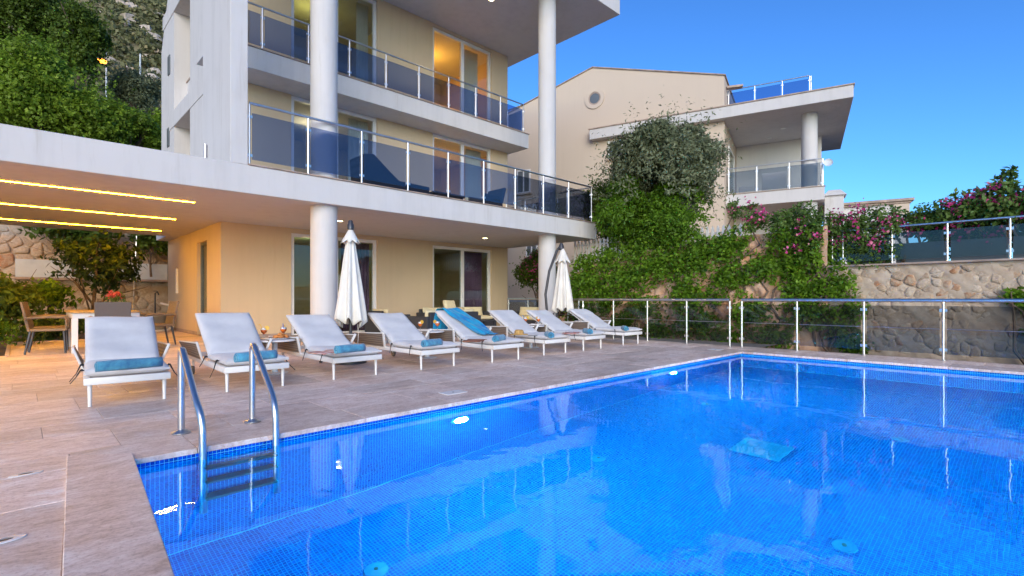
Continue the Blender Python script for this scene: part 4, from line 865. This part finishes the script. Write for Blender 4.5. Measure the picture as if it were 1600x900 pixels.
# ---- small fittings let into the deck
for (px, py, w_, l, lb) in ((708, 614, .26, .17, 'small white skimmer lid in the paving beside the pool edge'), (1118, 546.5, .22, .22, 'small white skimmer lid in the paving near the far pool corner')):
    d = Vector((.6947 + (px-800)/800*.7193, .7193 - (px-800)/800*.6947, (466-py)/800)); t_ = -1 / d.z
    o = thing('skimmer_lid', lb, 'skimmer lid', (d.x*t_, d.y*t_, .003), 0, 'skimmer lids in the paving')
    MB().box(-w_/2, w_/2, -l/2, l/2, 0, .006).build('lid', M['tablewhite'], o, bev=.002); MB().lathe([(.012, .0062), (.012, .0075)], 12).build('finger_hole', M['dmetal'], o)
for (px, py, lb) in ((41, 741, 'small oval anchor slot in the paving behind the near corner slab'), (4, 846, 'small oval anchor slot at the left edge of the near paving')):
    d = Vector((.6947 + (px-800)/800*.7193, .7193 - (px-800)/800*.6947, (466-py)/800)); t_ = -1 / d.z
    o = thing('floor_anchor', lb, 'anchor slot', (d.x*t_, d.y*t_, .002), .1, 'anchor slots in the paving')
    r1 = MB().lathe([(.022, 0), (.05, 0), (.048, .003), (.024, .004)], 24, caps=False).build('ring', M['tablewhite'], o, smooth=40); r1.scale = (1.5, .7, 1)
    r2 = MB().lathe([(.023, .0005), (.023, .001)], 16).build('slot', M['dmetal'], o); r2.scale = (1.5, .6, 1)

# ---- sun loungers
def rounded(mb, x0, x1, y0, y1, z0, z1, name, m, parent, b=.03):
    return mb.box(x0, x1, y0, y1, z0, z1).build(name, m, parent, bev=b, seg=4, smooth=60)
def cushion_mesh(w_, l, th, seed, nu=14, nv=18):
    """puffed pad: x width, y length, z thickness, rounded edges and slight sag"""
    rd = random.Random(seed); ph = rd.uniform(0, 6)
    mb = MB()
    def prof(u): return min(1, (1 - abs(2*u - 1)**9)) ** .5
    for sgn in (1, -1):
        def fn(u, v):
            x = (u - .5) * w_; y = v * l; k = prof(u) * prof(v)
            wv = .010 * math.sin(u*5 + ph) * math.sin(v*7 + ph) + .004 * math.sin(v*19 + u*3 + ph)
            return (x, y, th/2 + sgn * (th/2 * (.35 + .65*k) if k > 0.02 else th/2*.3) + (wv if sgn > 0 else 0))
        mb.grid(fn, nu, nv)
    n1 = (nu+1)*(nv+1); idx = lambda i, j: j*(nu+1)+i; ed = []
    ed += [(idx(i, 0), idx(i+1, 0)) for i in range(nu)] + [(idx(nu, j), idx(nu, j+1)) for j in range(nv)] + [(idx(i+1, nv), idx(i, nv)) for i in reversed(range(nu))] + [(idx(0, j+1), idx(0, j)) for j in reversed(range(nv))]
    mb.f += [(a, b, b + n1, a + n1) for a, b in ed]
    return mb
LW = .33
def make_lounger(seed, recl=30):
    t = link('sun_lounger', None)
    fr = MB()
    fr.box(-LW, LW, 0, .05, .205, .27).box(-LW, -LW+.05, .051, 1.95, .207, .268).box(LW-.05, LW, .051, 1.95, .207, .268).box(-LW, LW, 1.951, 2.0, .207, .268)
    for i in range(9): fr.box(-LW+.051, LW-.051, .12+i*.09, .17+i*.09, .235, .255)
    fr.build('frame', M['lounger'], t, bev=.008, seg=2, smooth=40)
    for x in (-LW+.045, LW-.045):
        MB().tube([(x, .09, .206), (x, .085, .02), (x, .085, 0)], [.019, .014, .016], 10).build('leg', M['lounger'], t, smooth=50)
        MB().tube([(x, 1.75, .206), (x, 1.78, .07)], .015, 8).build('leg', M['lounger'], t, smooth=50)
        wv = MB().lathe([(.02, -.016), (.055, -.016), (.06, 0), (.055, .016), (.02, .016)], 18).build('wheel', M['wickg'], t, smooth=50); wv.location = (x*1.02, 1.78, .06); wv.rotation_euler = (0, R(90), 0)
    for s in (-1, 1):                                     # flared woven arms beside the backrest
        x0, x1 = s*LW, s*(LW+.075)
        q = [(x0, .98, .262), (x0, 1.93, .262), (x1, 1.96, .43), (x1, .90, .47)]
        MB().add([(p[0], p[1], p[2]) for p in q] + [(p[0]+s*.012, p[1], p[2]) for p in q], [(0,1,2,3),(7,6,5,4),(0,4,5,1),(1,5,6,2),(2,6,7,3),(3,7,4,0)]).build('arm_panel', M['mesh'], t)
        MB().bar((x0+s*.004, .985, .25), (x1+s*.008, .895, .485), .022, .04, (0,1,0)).build('arm_post', M['lounger'], t, bev=.004)
        MB().bar((x1+s*.008, .885, .475), (x1+s*.008, 1.96, .435), .022, .016).build('arm_rail', M['lounger'], t, bev=.004)
    k = cushion_mesh(.645, .86, .085, seed).build('seat_cushion', M['cushion'], t, smooth=70, loc=(0, .0, .272))
    bc = cushion_mesh(.63, .88, .08, seed + 9).build('back_cushion', M['cushion'], t, smooth=70, loc=(0, .80, .285)); bc.rotation_euler = (R(recl), 0, 0)
    ca, sa = math.cos(R(recl)), math.sin(R(recl))
    bf = MB()
    for s in (-1, 1): bf.bar((s*(LW-.07), .83, .262), (s*(LW-.07), .80 + .86*ca + .01*sa, .285 + .86*sa - .012), .03, .022)
    bf.bar((-LW+.085, .80 + .80*ca, .27 + .80*sa), (LW-.085, .80 + .80*ca, .27 + .80*sa), .03, .02)
    bf.bar((-.2, .80 + .55*ca, .27 + .55*sa), (-.2, .80 + .62, .25), .025, .02).bar((.2, .80 + .55*ca, .27 + .55*sa), (.2, .80 + .62, .25), .025, .02)
    bf.build('back_frame', M['lounger'], t)
    rd = random.Random(seed)
    for s, y in ((-1, .26), (1, .26), (-1, .78)):         # black tie cords at the cushion sides
        x = s*(LW+.004); d = rd.uniform(.09, .15); z0 = .315
        MB().tube([(x - s*.02, y, z0), (x + s*.015, y - .01, z0 + .008), (x + s*.05, y - d*.35, z0 - d*.55), (x + s*(.06+d*.3), y - d*.9, z0 - d*1.05)], [.007, .009, .0045, .004], 6).build('tie_cord', M['cord'], t, smooth=60)
        MB().lathe([(.004, -.012), (.012, 0), (.004, .012)], 8, (x + s*.006, y, z0 + .006)).build('knot', M['cord'], t, smooth=60)
    return t
LPOS = [(.755, 5.97, -.07, 31, 'white sun lounger nearest the pool ladder, at the left end of the row'),
        (1.885, 5.93, -.03, 33, 'second white sun lounger from the left, behind the pool ladder'),
        (3.07, 5.94, 0, 29, 'white sun lounger with rolled towel and red leaflet beside the closed parasol'),
        (4.34, 5.94, 0, 29, 'white sun lounger with cord on its backrest right of the closed parasol'),
        (5.58, 5.84, 0, 30, 'white sun lounger draped with a turquoise sarong'),
        (6.90, 5.96, -.02, 29, 'white sun lounger with a straw hat on its seat'),
        (8.05, 6.0, .02, 28, 'white sun lounger with an open magazine, second from the fence'),
        (9.54, 6.1, 0, 28, 'white sun lounger at the far right end of the row by the fence')]
for i, (x, y, rz, rc, lb) in enumerate(LPOS):
    t = make_lounger(i + 1, rc); t.location = (x, y, .004); t.rotation_euler = (0, 0, rz)
    tag(t, lb, 'sun lounger', 'white sun loungers in a row beside the pool')
def towel(x, y, z, rz, ln, label, r=.058):
    turns, n = 2.6, 56; prof = []
    for i in range(n + 1):
        th = 2*math.pi*turns*i/n; rr = .012 + (r - .012) * i/n; prof.append((rr*math.cos(th), rr*math.sin(th)))
    mb = MB()
    mb.grid(lambda u, v: (-ln/2 + ln*v + .006*math.sin(u*9), prof[int(round(u*n))][0]*(1+.05*math.sin(v*9+u*5)), r + prof[int(round(u*n))][1]*(1+.04*math.sin(v*7+u*6))), n, 8)
    o = mb.build('rolled_towel', M['towel'], smooth=80, loc=(x, y, z), rz=rz); md = o.modifiers.new('thick', 'SOLIDIFY'); md.thickness = .012; md.offset = -1
    tag(o, label, 'towel', 'rolled blue towels on the loungers')
TZ = .004 + .272 + .083
def on(px, py, z):
    d = Vector((.6947 + (px-800)/800*.7193, .7193 - (px-800)/800*.6947, (466-py)/800)); t = (z - 1) / d.z; return d.x*t, d.y*t
for px, py, rz, ln, lb in ((202, 580, .10, .47, 'rolled blue towel on the lounger nearest the pool ladder'), (399, 566, .22, .40, 'rolled blue towel behind the right ladder rail'), (546, 553, .15, .36, 'rolled blue towel beside the red leaflet'), (674, 543, .25, .32, 'rolled blue towel on the lounger right of the closed parasol'),
                           (779, 535, .45, .30, 'rolled blue towel at the foot of the sarong lounger'), (858, 529, .95, .30, 'rolled blue towel in front of the straw hat'), (918, 523, 1.0, .28, 'rolled blue towel on the lounger second from the fence'), (976, 518, .8, .26, 'rolled blue towel on the farthest right lounger')):
    x, y = on(px, py, TZ); towel(x, y, TZ, rz, ln, lb)
# sarong over the fifth lounger
lx, ly, lrz, lrc = LPOS[4][0], LPOS[4][1], LPOS[4][2], LPOS[4][3]; ca, sa = math.cos(R(lrc)), math.sin(R(lrc))
def sarong(u, v):
    # v 0 = on the seat (right side), 1 = behind the backrest (left side); u across
    s = v * 1.62; e = .016 + .012 * abs(math.sin(u*9 + v*6)) + .008 * math.sin(v*23 + u*7)
    if s < .14: y, z, ny, nz = .66 + s, .362, 0, 1
    elif s < 1.02:
        k = s - .14; y = .80 + k*ca - .082*sa; z = .29 + k*sa + .082*ca + .004; ny, nz = -sa, ca
    else:
        k = s - 1.02; y = .80 + .90*ca - .06*sa + min(k, .06) + .05 * math.sin(k*7); z = .29 + .88*sa + .085*ca - max(0, k - .04); ny, nz = .8, .2
    wd = .16 + .20 * v; cx = .22 - .34 * min(1, v*1.15); x = cx + (u - .5) * 2 * wd * (.75 + .25*math.sin(v*4+1))
    return (lx + x, ly + y + ny*e, .004 + z + nz*e + .005)
M['sarong'] = pm('turquoise_sarong', (0.0, 0.36, 0.55), 0.7, var=0, vs=7, col2=(0.0, 0.14, 0.42), sheen=.2)
o = MB().grid(sarong, 30, 60).build('sarong', M['sarong'], smooth=80); md = o.modifiers.new('thick', 'SOLIDIFY'); md.thickness = .004; tag(o, 'turquoise and blue sarong draped over a lounger backrest', 'sarong')
def lowbox(px, py, w_, l, h_2, rz, m, name, label, cat):
    x, y = on(px, py, TZ); o = MB().box(-w_/2, w_/2, -l/2, l/2, 0, h_2).build(name, M[m], None, bev=.003, loc=(x, y, TZ + .002), rz=rz); tag(o, label, cat); return o
def magazine(px, py, rz, m, label):
    x, y = on(px, py, TZ); t = thing('magazine', label, 'magazine', (x, y, TZ + .004), rz)
    for s in (-1, 1):
        MB().grid(lambda u, v: (s*u*.2, (v-.5)*.27, .018*math.sin(u*math.pi)*.9 + .004*u), 8, 2).build('page', M[m], t, smooth=60).modifiers.new('thick', 'SOLIDIFY').thickness = .005
magazine(516, 551, .3, 'paper', 'red and white leaflet on the lounger beside the closed parasol')
magazine(742, 533, .6, 'book', 'open colourful book on the sarong lounger'); magazine(893, 521, .5, 'paper', 'open magazine on the lounger second from the fence')
x, y = on(811, 523, TZ); ht = thing('straw_hat', 'straw hat lying on a lounger seat', 'hat', (x, y, TZ + .004))
MB().lathe([(.16, 0), (.155, .008), (.085, .014), (.08, .06), (.06, .085), (.0, .088)], 24, caps=False).build('hat_body', M['hat'], ht, smooth=60); MB().lathe([(.0835, .016), (.083, .035)], 24, caps=False).build('ribbon', M['cord'], ht, smooth=60)
lowbox(832, 525, .08, .16, .01, .9, 'panelg', 'phone', 'dark phone beside the straw hat', 'phone'); lowbox(184, 574, .05, .10, .012, .1, 'wood', 'sunglasses_case', 'small brown case behind the towel on the nearest lounger', 'case')

# ---- side tables with drinks
def goblet(x, y, z, straw, label, slice_=True):
    t = thing('cocktail_glass', label, 'glass', (x, y, z), random.uniform(0, 6), 'orange cocktails on the side tables')
    MB().lathe([(.036, .001), (.034, .004), (.006, .008), (.0045, .06), (.012, .07), (.036, .095), (.042, .12), (.037, .15)], 20, caps=False).build('goblet', M['gglass'], t, smooth=60)
    MB().lathe([(.004, .068), (.014, .074), (.035, .097), (.0395, .118), (.039, .124)], 18).build('drink', M['orange'], t, smooth=60)
    MB().lathe([(.034, .125), (.036, .138), (.02, .150), (.006, .153)], 12).build('ice', M['tablewhite'], t, smooth=60)
    if slice_:
        o = MB().lathe([(.003, -.004), (.03, -.004), (.03, .004), (.003, .004)], 18, caps=False).build('orange_slice', M['straw_y'], t); o.location = (-.045, 0, .15); o.rotation_euler = (R(90), 0, R(20))
    if straw: MB().tube([(.01, 0, .08), (.05, 0, .19), (.075, 0, .20)], .005, 6).build('straw', M[straw], t)
def side_table(x, y, label):
    t = thing('side_table', label, 'side table', (x, y, .004), 0, 'round white side tables')
    MB().lathe([(.0, .425), (.27, .425), (.29, .432), (.29, .446), (.27, .45), (0, .45)], 40, caps=False).build('table_top', M['tablewhite'], t, smooth=40)
    MB().lathe([(.042, .014), (.036, .05), (.034, .424)], 20).build('column', M['tablewhite'], t, smooth=50); MB().lathe([(.17, 0), (.17, .006), (.05, .014)], 28).build('base', M['tablewhite'], t, smooth=40)
TH = .4545
for (x, y, lb) in ((2.475, 7.13, 'round white side table with pastries between the second and third loungers'), (4.96, 7.19, 'round white side table beside the sarong lounger'), (7.47, 7.19, 'round white side table with two cocktails behind the straw hat lounger')):
    side_table(x, y, lb)
goblet(2.36, 7.20, TH, 'straw_y', 'orange cocktail with yellow straw on the pastry table'); goblet(2.62, 7.22, TH, 'straw_b', 'orange cocktail with blue straw behind the pastries')
goblet(4.84, 7.22, TH, None, 'full orange cocktail on the middle side table'); goblet(5.12, 7.12, TH, None, 'orange cocktail in front of the hanging sarong')
goblet(7.38, 7.25, TH, 'straw_b', 'orange cocktail with blue straw on the farthest side table'); goblet(7.60, 7.10, TH, None, 'orange cocktail nearest the backrest on the farthest side table', True)
pl = thing('pastry_plate', 'plate of golden pastries on the nearest side table', 'plate', (2.545, 7.09, TH)); MB().lathe([(.06, 0), (.11, .012), (.112, .016), (.05, .008)], 24, caps=False).build('plate', M['tablewhite'], pl, smooth=50)
for k in range(6):
    tt = 2*math.pi*k/5; rr = .05 if k < 5 else 0; cx, cy = rr*math.cos(tt), rr*math.sin(tt); zz = .035 if k < 5 else .06
    MB().tube([(cx + .045*math.cos(tt+1.5+q*.7), cy + .03*math.sin(tt+1.5+q*.7), zz) for q in (-1.6, -.8, 0, .8, 1.6)], [.006, .02, .026, .02, .006], 9).build('croissant', M['croissant'], pl, smooth=70)
for (x, y, lb) in ((4.99, 7.13, 'small white dish on the middle side table'), (7.5, 7.16, 'small white dish on the farthest side table')):
    o = MB().lathe([(.02, 0), (.03, .004), (.045, .03), (.042, .03), (.026, .008)], 18, caps=False).build('dish', M['tablewhite'], None, smooth=50, loc=(x, y, TH)); tag(o, lb, 'dish', 'small white dishes')

# ---- parasols
def canopy_closed(r_top, r_bot, z0, z1, folds, vent=True):
    def fn(u, v):
        th = 2*math.pi*u; z = z1 + (z0 - z1)*v; rr = r_top + (r_bot - r_top) * v**.8
        f = 1 + (.05 + .23*v) * math.sin(folds*th) + .04*math.sin(3*th + v*5); zz = z + (.05*math.sin(folds*th) + .035*math.sin(2*th)) * v**4
        return (rr*f*math.cos(th), rr*f*math.sin(th), zz)
    return fn
pu = thing('parasol', 'closed off white parasol standing in front of the left glass door', 'parasol', (3.70, 7.42, .004))
MB().tube([(0, 0, .05), (0, 0, 2.1)], .024, 14).build('pole', M['dmetal'], pu, smooth=50)
MB().lathe([(.24, 0), (.24, .03), (.06, .06), (.04, .16)], 28).build('base', M['dmetal'], pu, smooth=40)
cn = MB().grid(canopy_closed(.035, .20, .62, 2.03, 8), 96, 22).build('canopy', M['canvas'], pu, smooth=70); cn.modifiers.new('thick', 'SOLIDIFY').thickness = .006
vt = MB().grid(lambda u, v: ((.03 + .105*v)*(1+.12*math.sin(16*math.pi*u)*v)*math.cos(2*math.pi*u), (.03 + .105*v)*(1+.12*math.sin(16*math.pi*u)*v)*math.sin(2*math.pi*u), 2.06 - .20*v - .02*math.sin(16*math.pi*u)*v), 80, 6).build('vent_flap', M['canvas'], pu, smooth=70); vt.modifiers.new('thick', 'SOLIDIFY').thickness = .005
MB().lathe([(.034, 2.05), (.05, 2.06), (.05, 2.13), (.036, 2.15), (.036, 2.18), (.02, 2.2)], 18).build('finial', M['dmetal'], pu, smooth=40)
MB().tube([(.07, -.10, .60), (.075, -.105, .40), (.06, -.09, .18)], .005, 6).build('cord', M['canvas'], pu)
cu = thing('cantilever_parasol', 'closed off white cantilever parasol with curved dark mast beside the right column', 'parasol', (9.98, 8.62, .004))
MB().tube([(-.02, .22, .05), (-.10, .30, .6), (-.13, .33, 1.1), (-.06, .26, 1.7), (.05, .10, 2.22), (.10, .0, 2.36), (.13, -.03, 2.30)], .033, 12).build('mast', M['dmetal'], cu, smooth=60)
MB().box(-.42, .38, -.12, .58, 0, .05).build('base', M['dmetal'], cu, bev=.01)
MB().tube([(.10, -.02, 2.3), (.06, .0, 1.4), (-.02, .10, .05)], .02, 10).build('pole', M['dmetal'], cu, smooth=60); MB().tube([(-.12, .06, .62), (-.17, .1, .05)], .015, 8).build('stay', M['dmetal'], cu)
cn = MB().grid(canopy_closed(.045, .24, .68, 2.22, 8), 96, 22).build('canopy', M['canvas'], cu, smooth=70, loc=(.10, -.06, 0)); cn.modifiers.new('thick', 'SOLIDIFY').thickness = .006
vt = MB().grid(lambda u, v: ((.03 + .16*v)*(1+.16*math.sin(16*math.pi*u)*v)*math.cos(2*math.pi*u), (.03 + .16*v)*(1+.16*math.sin(16*math.pi*u)*v)*math.sin(2*math.pi*u), 2.28 - .36*v - .03*math.sin(16*math.pi*u)*v), 80, 6).build('vent_flap', M['canvas'], cu, smooth=70, loc=(.10, -.06, 0)); vt.modifiers.new('thick', 'SOLIDIFY').thickness = .005
MB().lathe([(.05, 2.24), (.075, 2.27), (.06, 2.36), (.03, 2.42)], 16, (.09, -.02, 0)).build('hub', M['dmetal'], cu, smooth=40)

# ---- lounge set under the balcony
def sofa(x, y, rz, w_, label, back=True, arms=True, m='wickd', cm='cream', group='dark wicker lounge furniture under the balcony'):
    t = thing('sofa', label, 'sofa', (x, y, .004), rz, group)
    MB().box(-w_/2, w_/2, -.38, .38, .04, .30).build('body', M[m], t, bev=.015)
    if back: MB().box(-w_/2, w_/2, .382, .47, .04, .66).build('backrest', M[m], t, bev=.015)
    if arms:
        for s in (-1, 1): MB().box(min(s*w_/2, s*(w_/2+.09)), max(s*w_/2, s*(w_/2+.09)), -.38, .468, .04, .56).build('armrest', M[m], t, bev=.015)
    n = max(1, round(w_ / .8))
    for i in range(n):
        c_ = -w_/2 + (i+.5)*w_/n; q = cushion_mesh(w_/n - .02, .74, .13, i+3).build('seat_cushion', M[cm], t, smooth=70, loc=(c_, -.37, .301))
        if back: q = cushion_mesh(w_/n - .03, .30, .11, i+5).build('back_cushion', M[cm], t, smooth=70, loc=(c_, .26, .40)); q.rotation_euler = (R(78), 0, 0)
    for sx in (-1, 1):
        for sy in (-.34, .34): MB().lathe([(.02, 0), (.025, .041)], 8, (sx*(w_/2-.06), sy, 0)).build('foot', M['dmetal'], t)
    return t
sofa(10.1, 12.9, 0, 2.4, 'dark wicker sofa with cream cushions along the house wall')
sofa(7.75, 10.5, math.pi, 1.5, 'dark wicker sofa turned away from the pool behind the sarong lounger')
sofa(11.9, 11.4, -math.pi/2, 1.6, 'dark wicker sofa with cream cushions near the right column')
sofa(7.3, 12.4, math.pi/2, .8, 'dark wicker armchair with cream cushion near the purple curtain')
lt = thing('coffee_table', 'low dark coffee table between the sofas', 'table', (9.7, 11.5, .004)); MB().box(-.5, .5, -.3, .3, .32, .36).build('table_top', M['wickd'], lt, bev=.01)
for sx in (-1, 1):
    for sy in (-1, 1): MB().box(sx*.45-.03, sx*.45+.03, sy*.25-.03, sy*.25+.03, 0, .319).build('leg', M['wickd'], lt)
q = cushion_mesh(.46, .46, .16, 4).build('throw_pillow', M['cream'], None, smooth=70, loc=(9.55, 12.62, .47)); q.rotation_euler = (R(70), 0, .2); tag(q, 'square cream throw pillow standing on the wall sofa', 'pillow')
sp_ = MB().lathe([(.03, 0), (.02, .1), (.045, .12), (.0, .13)], 10).build('ornament', M['wood'], None, smooth=50, loc=(7.75, 10.1, .67)); bpy.data.objects.remove(sp_)

# ---- dining set under the carport
dt = thing('dining_table', 'dining table with wooden top and white legs under the carport', 'table', (1.2, 12.95, .004))
for i in range(6): MB().box(-.52 + i*.1735, -.52 + i*.1735 + .170, -.92, .92, .725, .755).build('plank', M['wood'], dt, bev=.003)
MB().box(-.49, .49, -.885, -.86, .63, .724).box(-.49, .49, .86, .885, .63, .724).box(-.49, -.465, -.859, .859, .63, .724).box(.465, .49, -.859, .859, .63, .724).build('apron', M['tablewhite'], dt)
for sx in (-1, 1):
    for sy in (-1, 1): MB().box(sx*.46-.045, sx*.46+.045, sy*.85-.045, sy*.85+.045, 0, .63).build('leg', M['tablewhite'], dt, bev=.004)
def dining_chair(x, y, rz, label, m):
    """faces local +y; back on the -y side"""
    t = thing('dining_chair', label, 'chair', (x, y, .004), rz, 'wicker chairs around the dining table')
    MB().box(-.25, .25, -.24, .25, .40, .45).build('seat', M[m], t, bev=.012)
    MB().add([(-.25,-.27,.40),(.25,-.27,.40),(.25,-.23,.40),(-.25,-.23,.40),(-.26,-.37,.93),(.26,-.37,.93),(.26,-.33,.93),(-.26,-.33,.93)], [(0,3,2,1),(4,5,6,7),(0,1,5,4),(1,2,6,5),(2,3,7,6),(3,0,4,7)]).build('backrest', M[m], t, bev=.008)
    for s in (-1, 1):
        MB().tube([(s*.27, -.30, .64), (s*.28, 0, .66), (s*.28, .22, .65), (s*.26, .26, .60), (s*.24, .25, .42)], .022, 8).build('armrest', M['wick'], t, smooth=60)
        MB().tube([(s*.23, .22, .40), (s*.24, .24, .02), (s*.24, .24, 0)], [.024, .016, .018], 8).build('leg', M['dmetal'], t, smooth=50)
        MB().tube([(s*.23, -.23, .40), (s*.24, -.30, .02), (s*.24, -.30, 0)], [.024, .016, .018], 8).build('leg', M['dmetal'], t, smooth=50)
dining_chair(1.22, 11.78, 0, 'grey wicker chair with its back to the pool at the dining table', 'wickg')
dining_chair(.42, 12.65, -math.pi/2 - .12, 'brown wicker armchair on the garden side of the dining table, nearer the pool', 'wick'); dining_chair(.46, 13.45, -math.pi/2 - .05, 'brown wicker armchair on the garden side of the dining table, farther from the pool', 'wick')
dining_chair(2.12, 13.15, math.pi/2 + .1, 'brown wicker armchair on the house side of the dining table', 'wick')
vs_ = thing('flower_vase', 'white vase of coral pink flowers on the dining table', 'vase', (1.42, 12.9, .76)); MB().lathe([(.04, 0), (.045, .06), (.03, .14), (.035, .17)], 18).build('vase', M['tablewhite'], vs_, smooth=60)
P = rng.normal(size=(22, 3)) * np.array([.06, .06, .03]) + np.array([0, 0, .30]); Pf = np.repeat(P, 26, 0) + rng.normal(size=(22*26, 3)) * .014
pet = foliage('petals', [(Pf, rng.normal(size=Pf.shape), rng.random(len(Pf)), .03)], M['coral'], vs_, .8, 0); kind(pet, 'stuff')
Pl = rng.normal(size=(220, 3)) * np.array([.07, .07, .05]) + np.array([0, 0, .23]); foliage('leaves', [(Pl, rng.normal(size=Pl.shape), rng.random(220), .07)], M['g_hedge'], vs_, .35, 0)
for p in P[:12]: MB().tube([(0, 0, .14), tuple(p * .5 + np.array([0, 0, .1])), tuple(p)], .003, 5).build('stem', M['g_hedge'], vs_)
pt = thing('planter_pot', 'round grey planter pot by the house side wall', 'planter', (3.02, 18.7, .004)); MB().lathe([(.24, 0), (.29, .42), (.31, .44), (.31, .48), (.27, .48), (.26, .42), (.0, .41)], 28, caps=False).build('pot', M['planter'], pt, smooth=40)
hs = MB().tube([(3.15, 18.75, .85), (3.35, 18.6, .78), (3.42, 18.4, .45), (3.38, 18.25, .14), (3.2, 18.15, .04), (2.9, 18.1, .035), (2.5, 18.25, .035)], .035, 10).build('garden_hose', M['hose'], smooth=60); tag(hs, 'thick white hose curling over the planter pot', 'hose')
tap = thing('standpipe', 'dark tap pipe standing behind the planter pot', 'pipe', (3.1, 19.3, .004)); MB().tube([(0, 0, 0), (0, 0, 1.15), (.05, -.05, 1.2), (.08, -.1, 1.1)], .02, 8).build('pipe', M['dmetal'], tap, smooth=50); MB().lathe([(.05, 0), (.05, .02)], 10, (0, 0, 1.21)).build('valve', M['dmetal'], tap)
pol2 = MB().tube([(2.55, 19.6, 0), (2.75, 20.2, 3.0)], .018, 8).build('pool_pole', M['steel']); tag(pol2, 'long thin cleaning pole leaning on the garden wall', 'pole')
wl = thing('wall_light', 'slim vertical wall light on the lavender side wall', 'wall light', (WA0 - .001, 18.3, 1.15)); MB().box(-.06, -.001, -.05, .05, 0, .75).build('housing', M['frame'], wl, bev=.008); MB().box(-.05, -.001, -.04, .04, .751, .80).build('cap', M['trim'], wl)

# ---- furniture on the middle balcony
zb_ = Z1T + .026
ch = thing('chaise', 'dark wicker chaise on the middle balcony behind the glass', 'chaise', (6.3, 10.75, zb_)); MB().prism([(-.75, .12), (.95, .12), (.95, .34), (.1, .36), (-.25, .62), (-.55, .86), (-.8, .82)], lambda p, t: (p[0], -.35 + .7*t, p[1])).build('body', M['wickd'], ch, bev=.015)
for sx in (-.65, .85):
    for sy in (-.28, .28): MB().lathe([(.03, 0), (.03, .119)], 8, (sx, sy, 0)).build('foot', M['dmetal'], ch)
for (x, y, lb) in ((8.0, 10.9, 'low dark wicker table beside the chaise on the balcony'), (8.9, 11.4, 'low dark wicker table in front of the armchair on the balcony')):
    t = thing('low_table', lb, 'table', (x, y, zb_), 0, 'low tables on the balcony'); MB().box(-.5, .5, -.32, .32, .26, .32).build('table_top', M['wickd'], t, bev=.01)
    for sx in (-.44, .44):
        for sy in (-.26, .26): MB().box(sx-.03, sx+.03, sy-.03, sy+.03, 0, .259).build('leg', M['wickd'], t)
ac = thing('armchair', 'dark wicker armchair on the middle balcony by the right door', 'armchair', (9.75, 11.2, zb_), 0); MB().box(-.36, .36, -.36, .36, .06, .36).build('seat', M['wickd'], ac, bev=.015); MB().prism([(.28, .361), (.36, .361), (.50, .82), (.42, .84)], lambda p, t: (p[0], -.36 + .72*t, p[1])).build('backrest', M['wickd'], ac, bev=.01)
for s in (-1, 1): MB().box(-.36, .30, s*.325-.035, s*.325+.035, .362, .56).build('armrest', M['wickd'], ac, bev=.01)
# neighbour's balcony furniture and terrace details
nbx = lambda x, y: (21.49 + x*.2818 + y*.9595, 4.68 - x*.9595 + y*.2818)
for (x, y, w_, h_2, lb) in ((-2.6, 1.9, .9, .85, 'pale grey armchair on the neighbour balcony'), (-3.6, 2.2, .7, .45, 'low pale table on the neighbour balcony')):
    p = nbx(x, y); t = thing('armchair' if h_2 > .5 else 'low_table', lb, 'furniture', (p[0], p[1], 5.285), R(-73.6)); MB().box(-w_/2, w_/2, -.3, .3, .1, h_2*.5).build('seat', M['soffit'], t, bev=.02); MB().box(-w_/2, w_/2, -.38, -.302, .1, h_2).build('backrest', M['soffit'], t, bev=.02)
    for s in (-1, 1): MB().box(s*(w_/2-.06)-.03, s*(w_/2-.06)+.03, -.25, .25, 0, .099).build('leg', M['dmetal'], t)
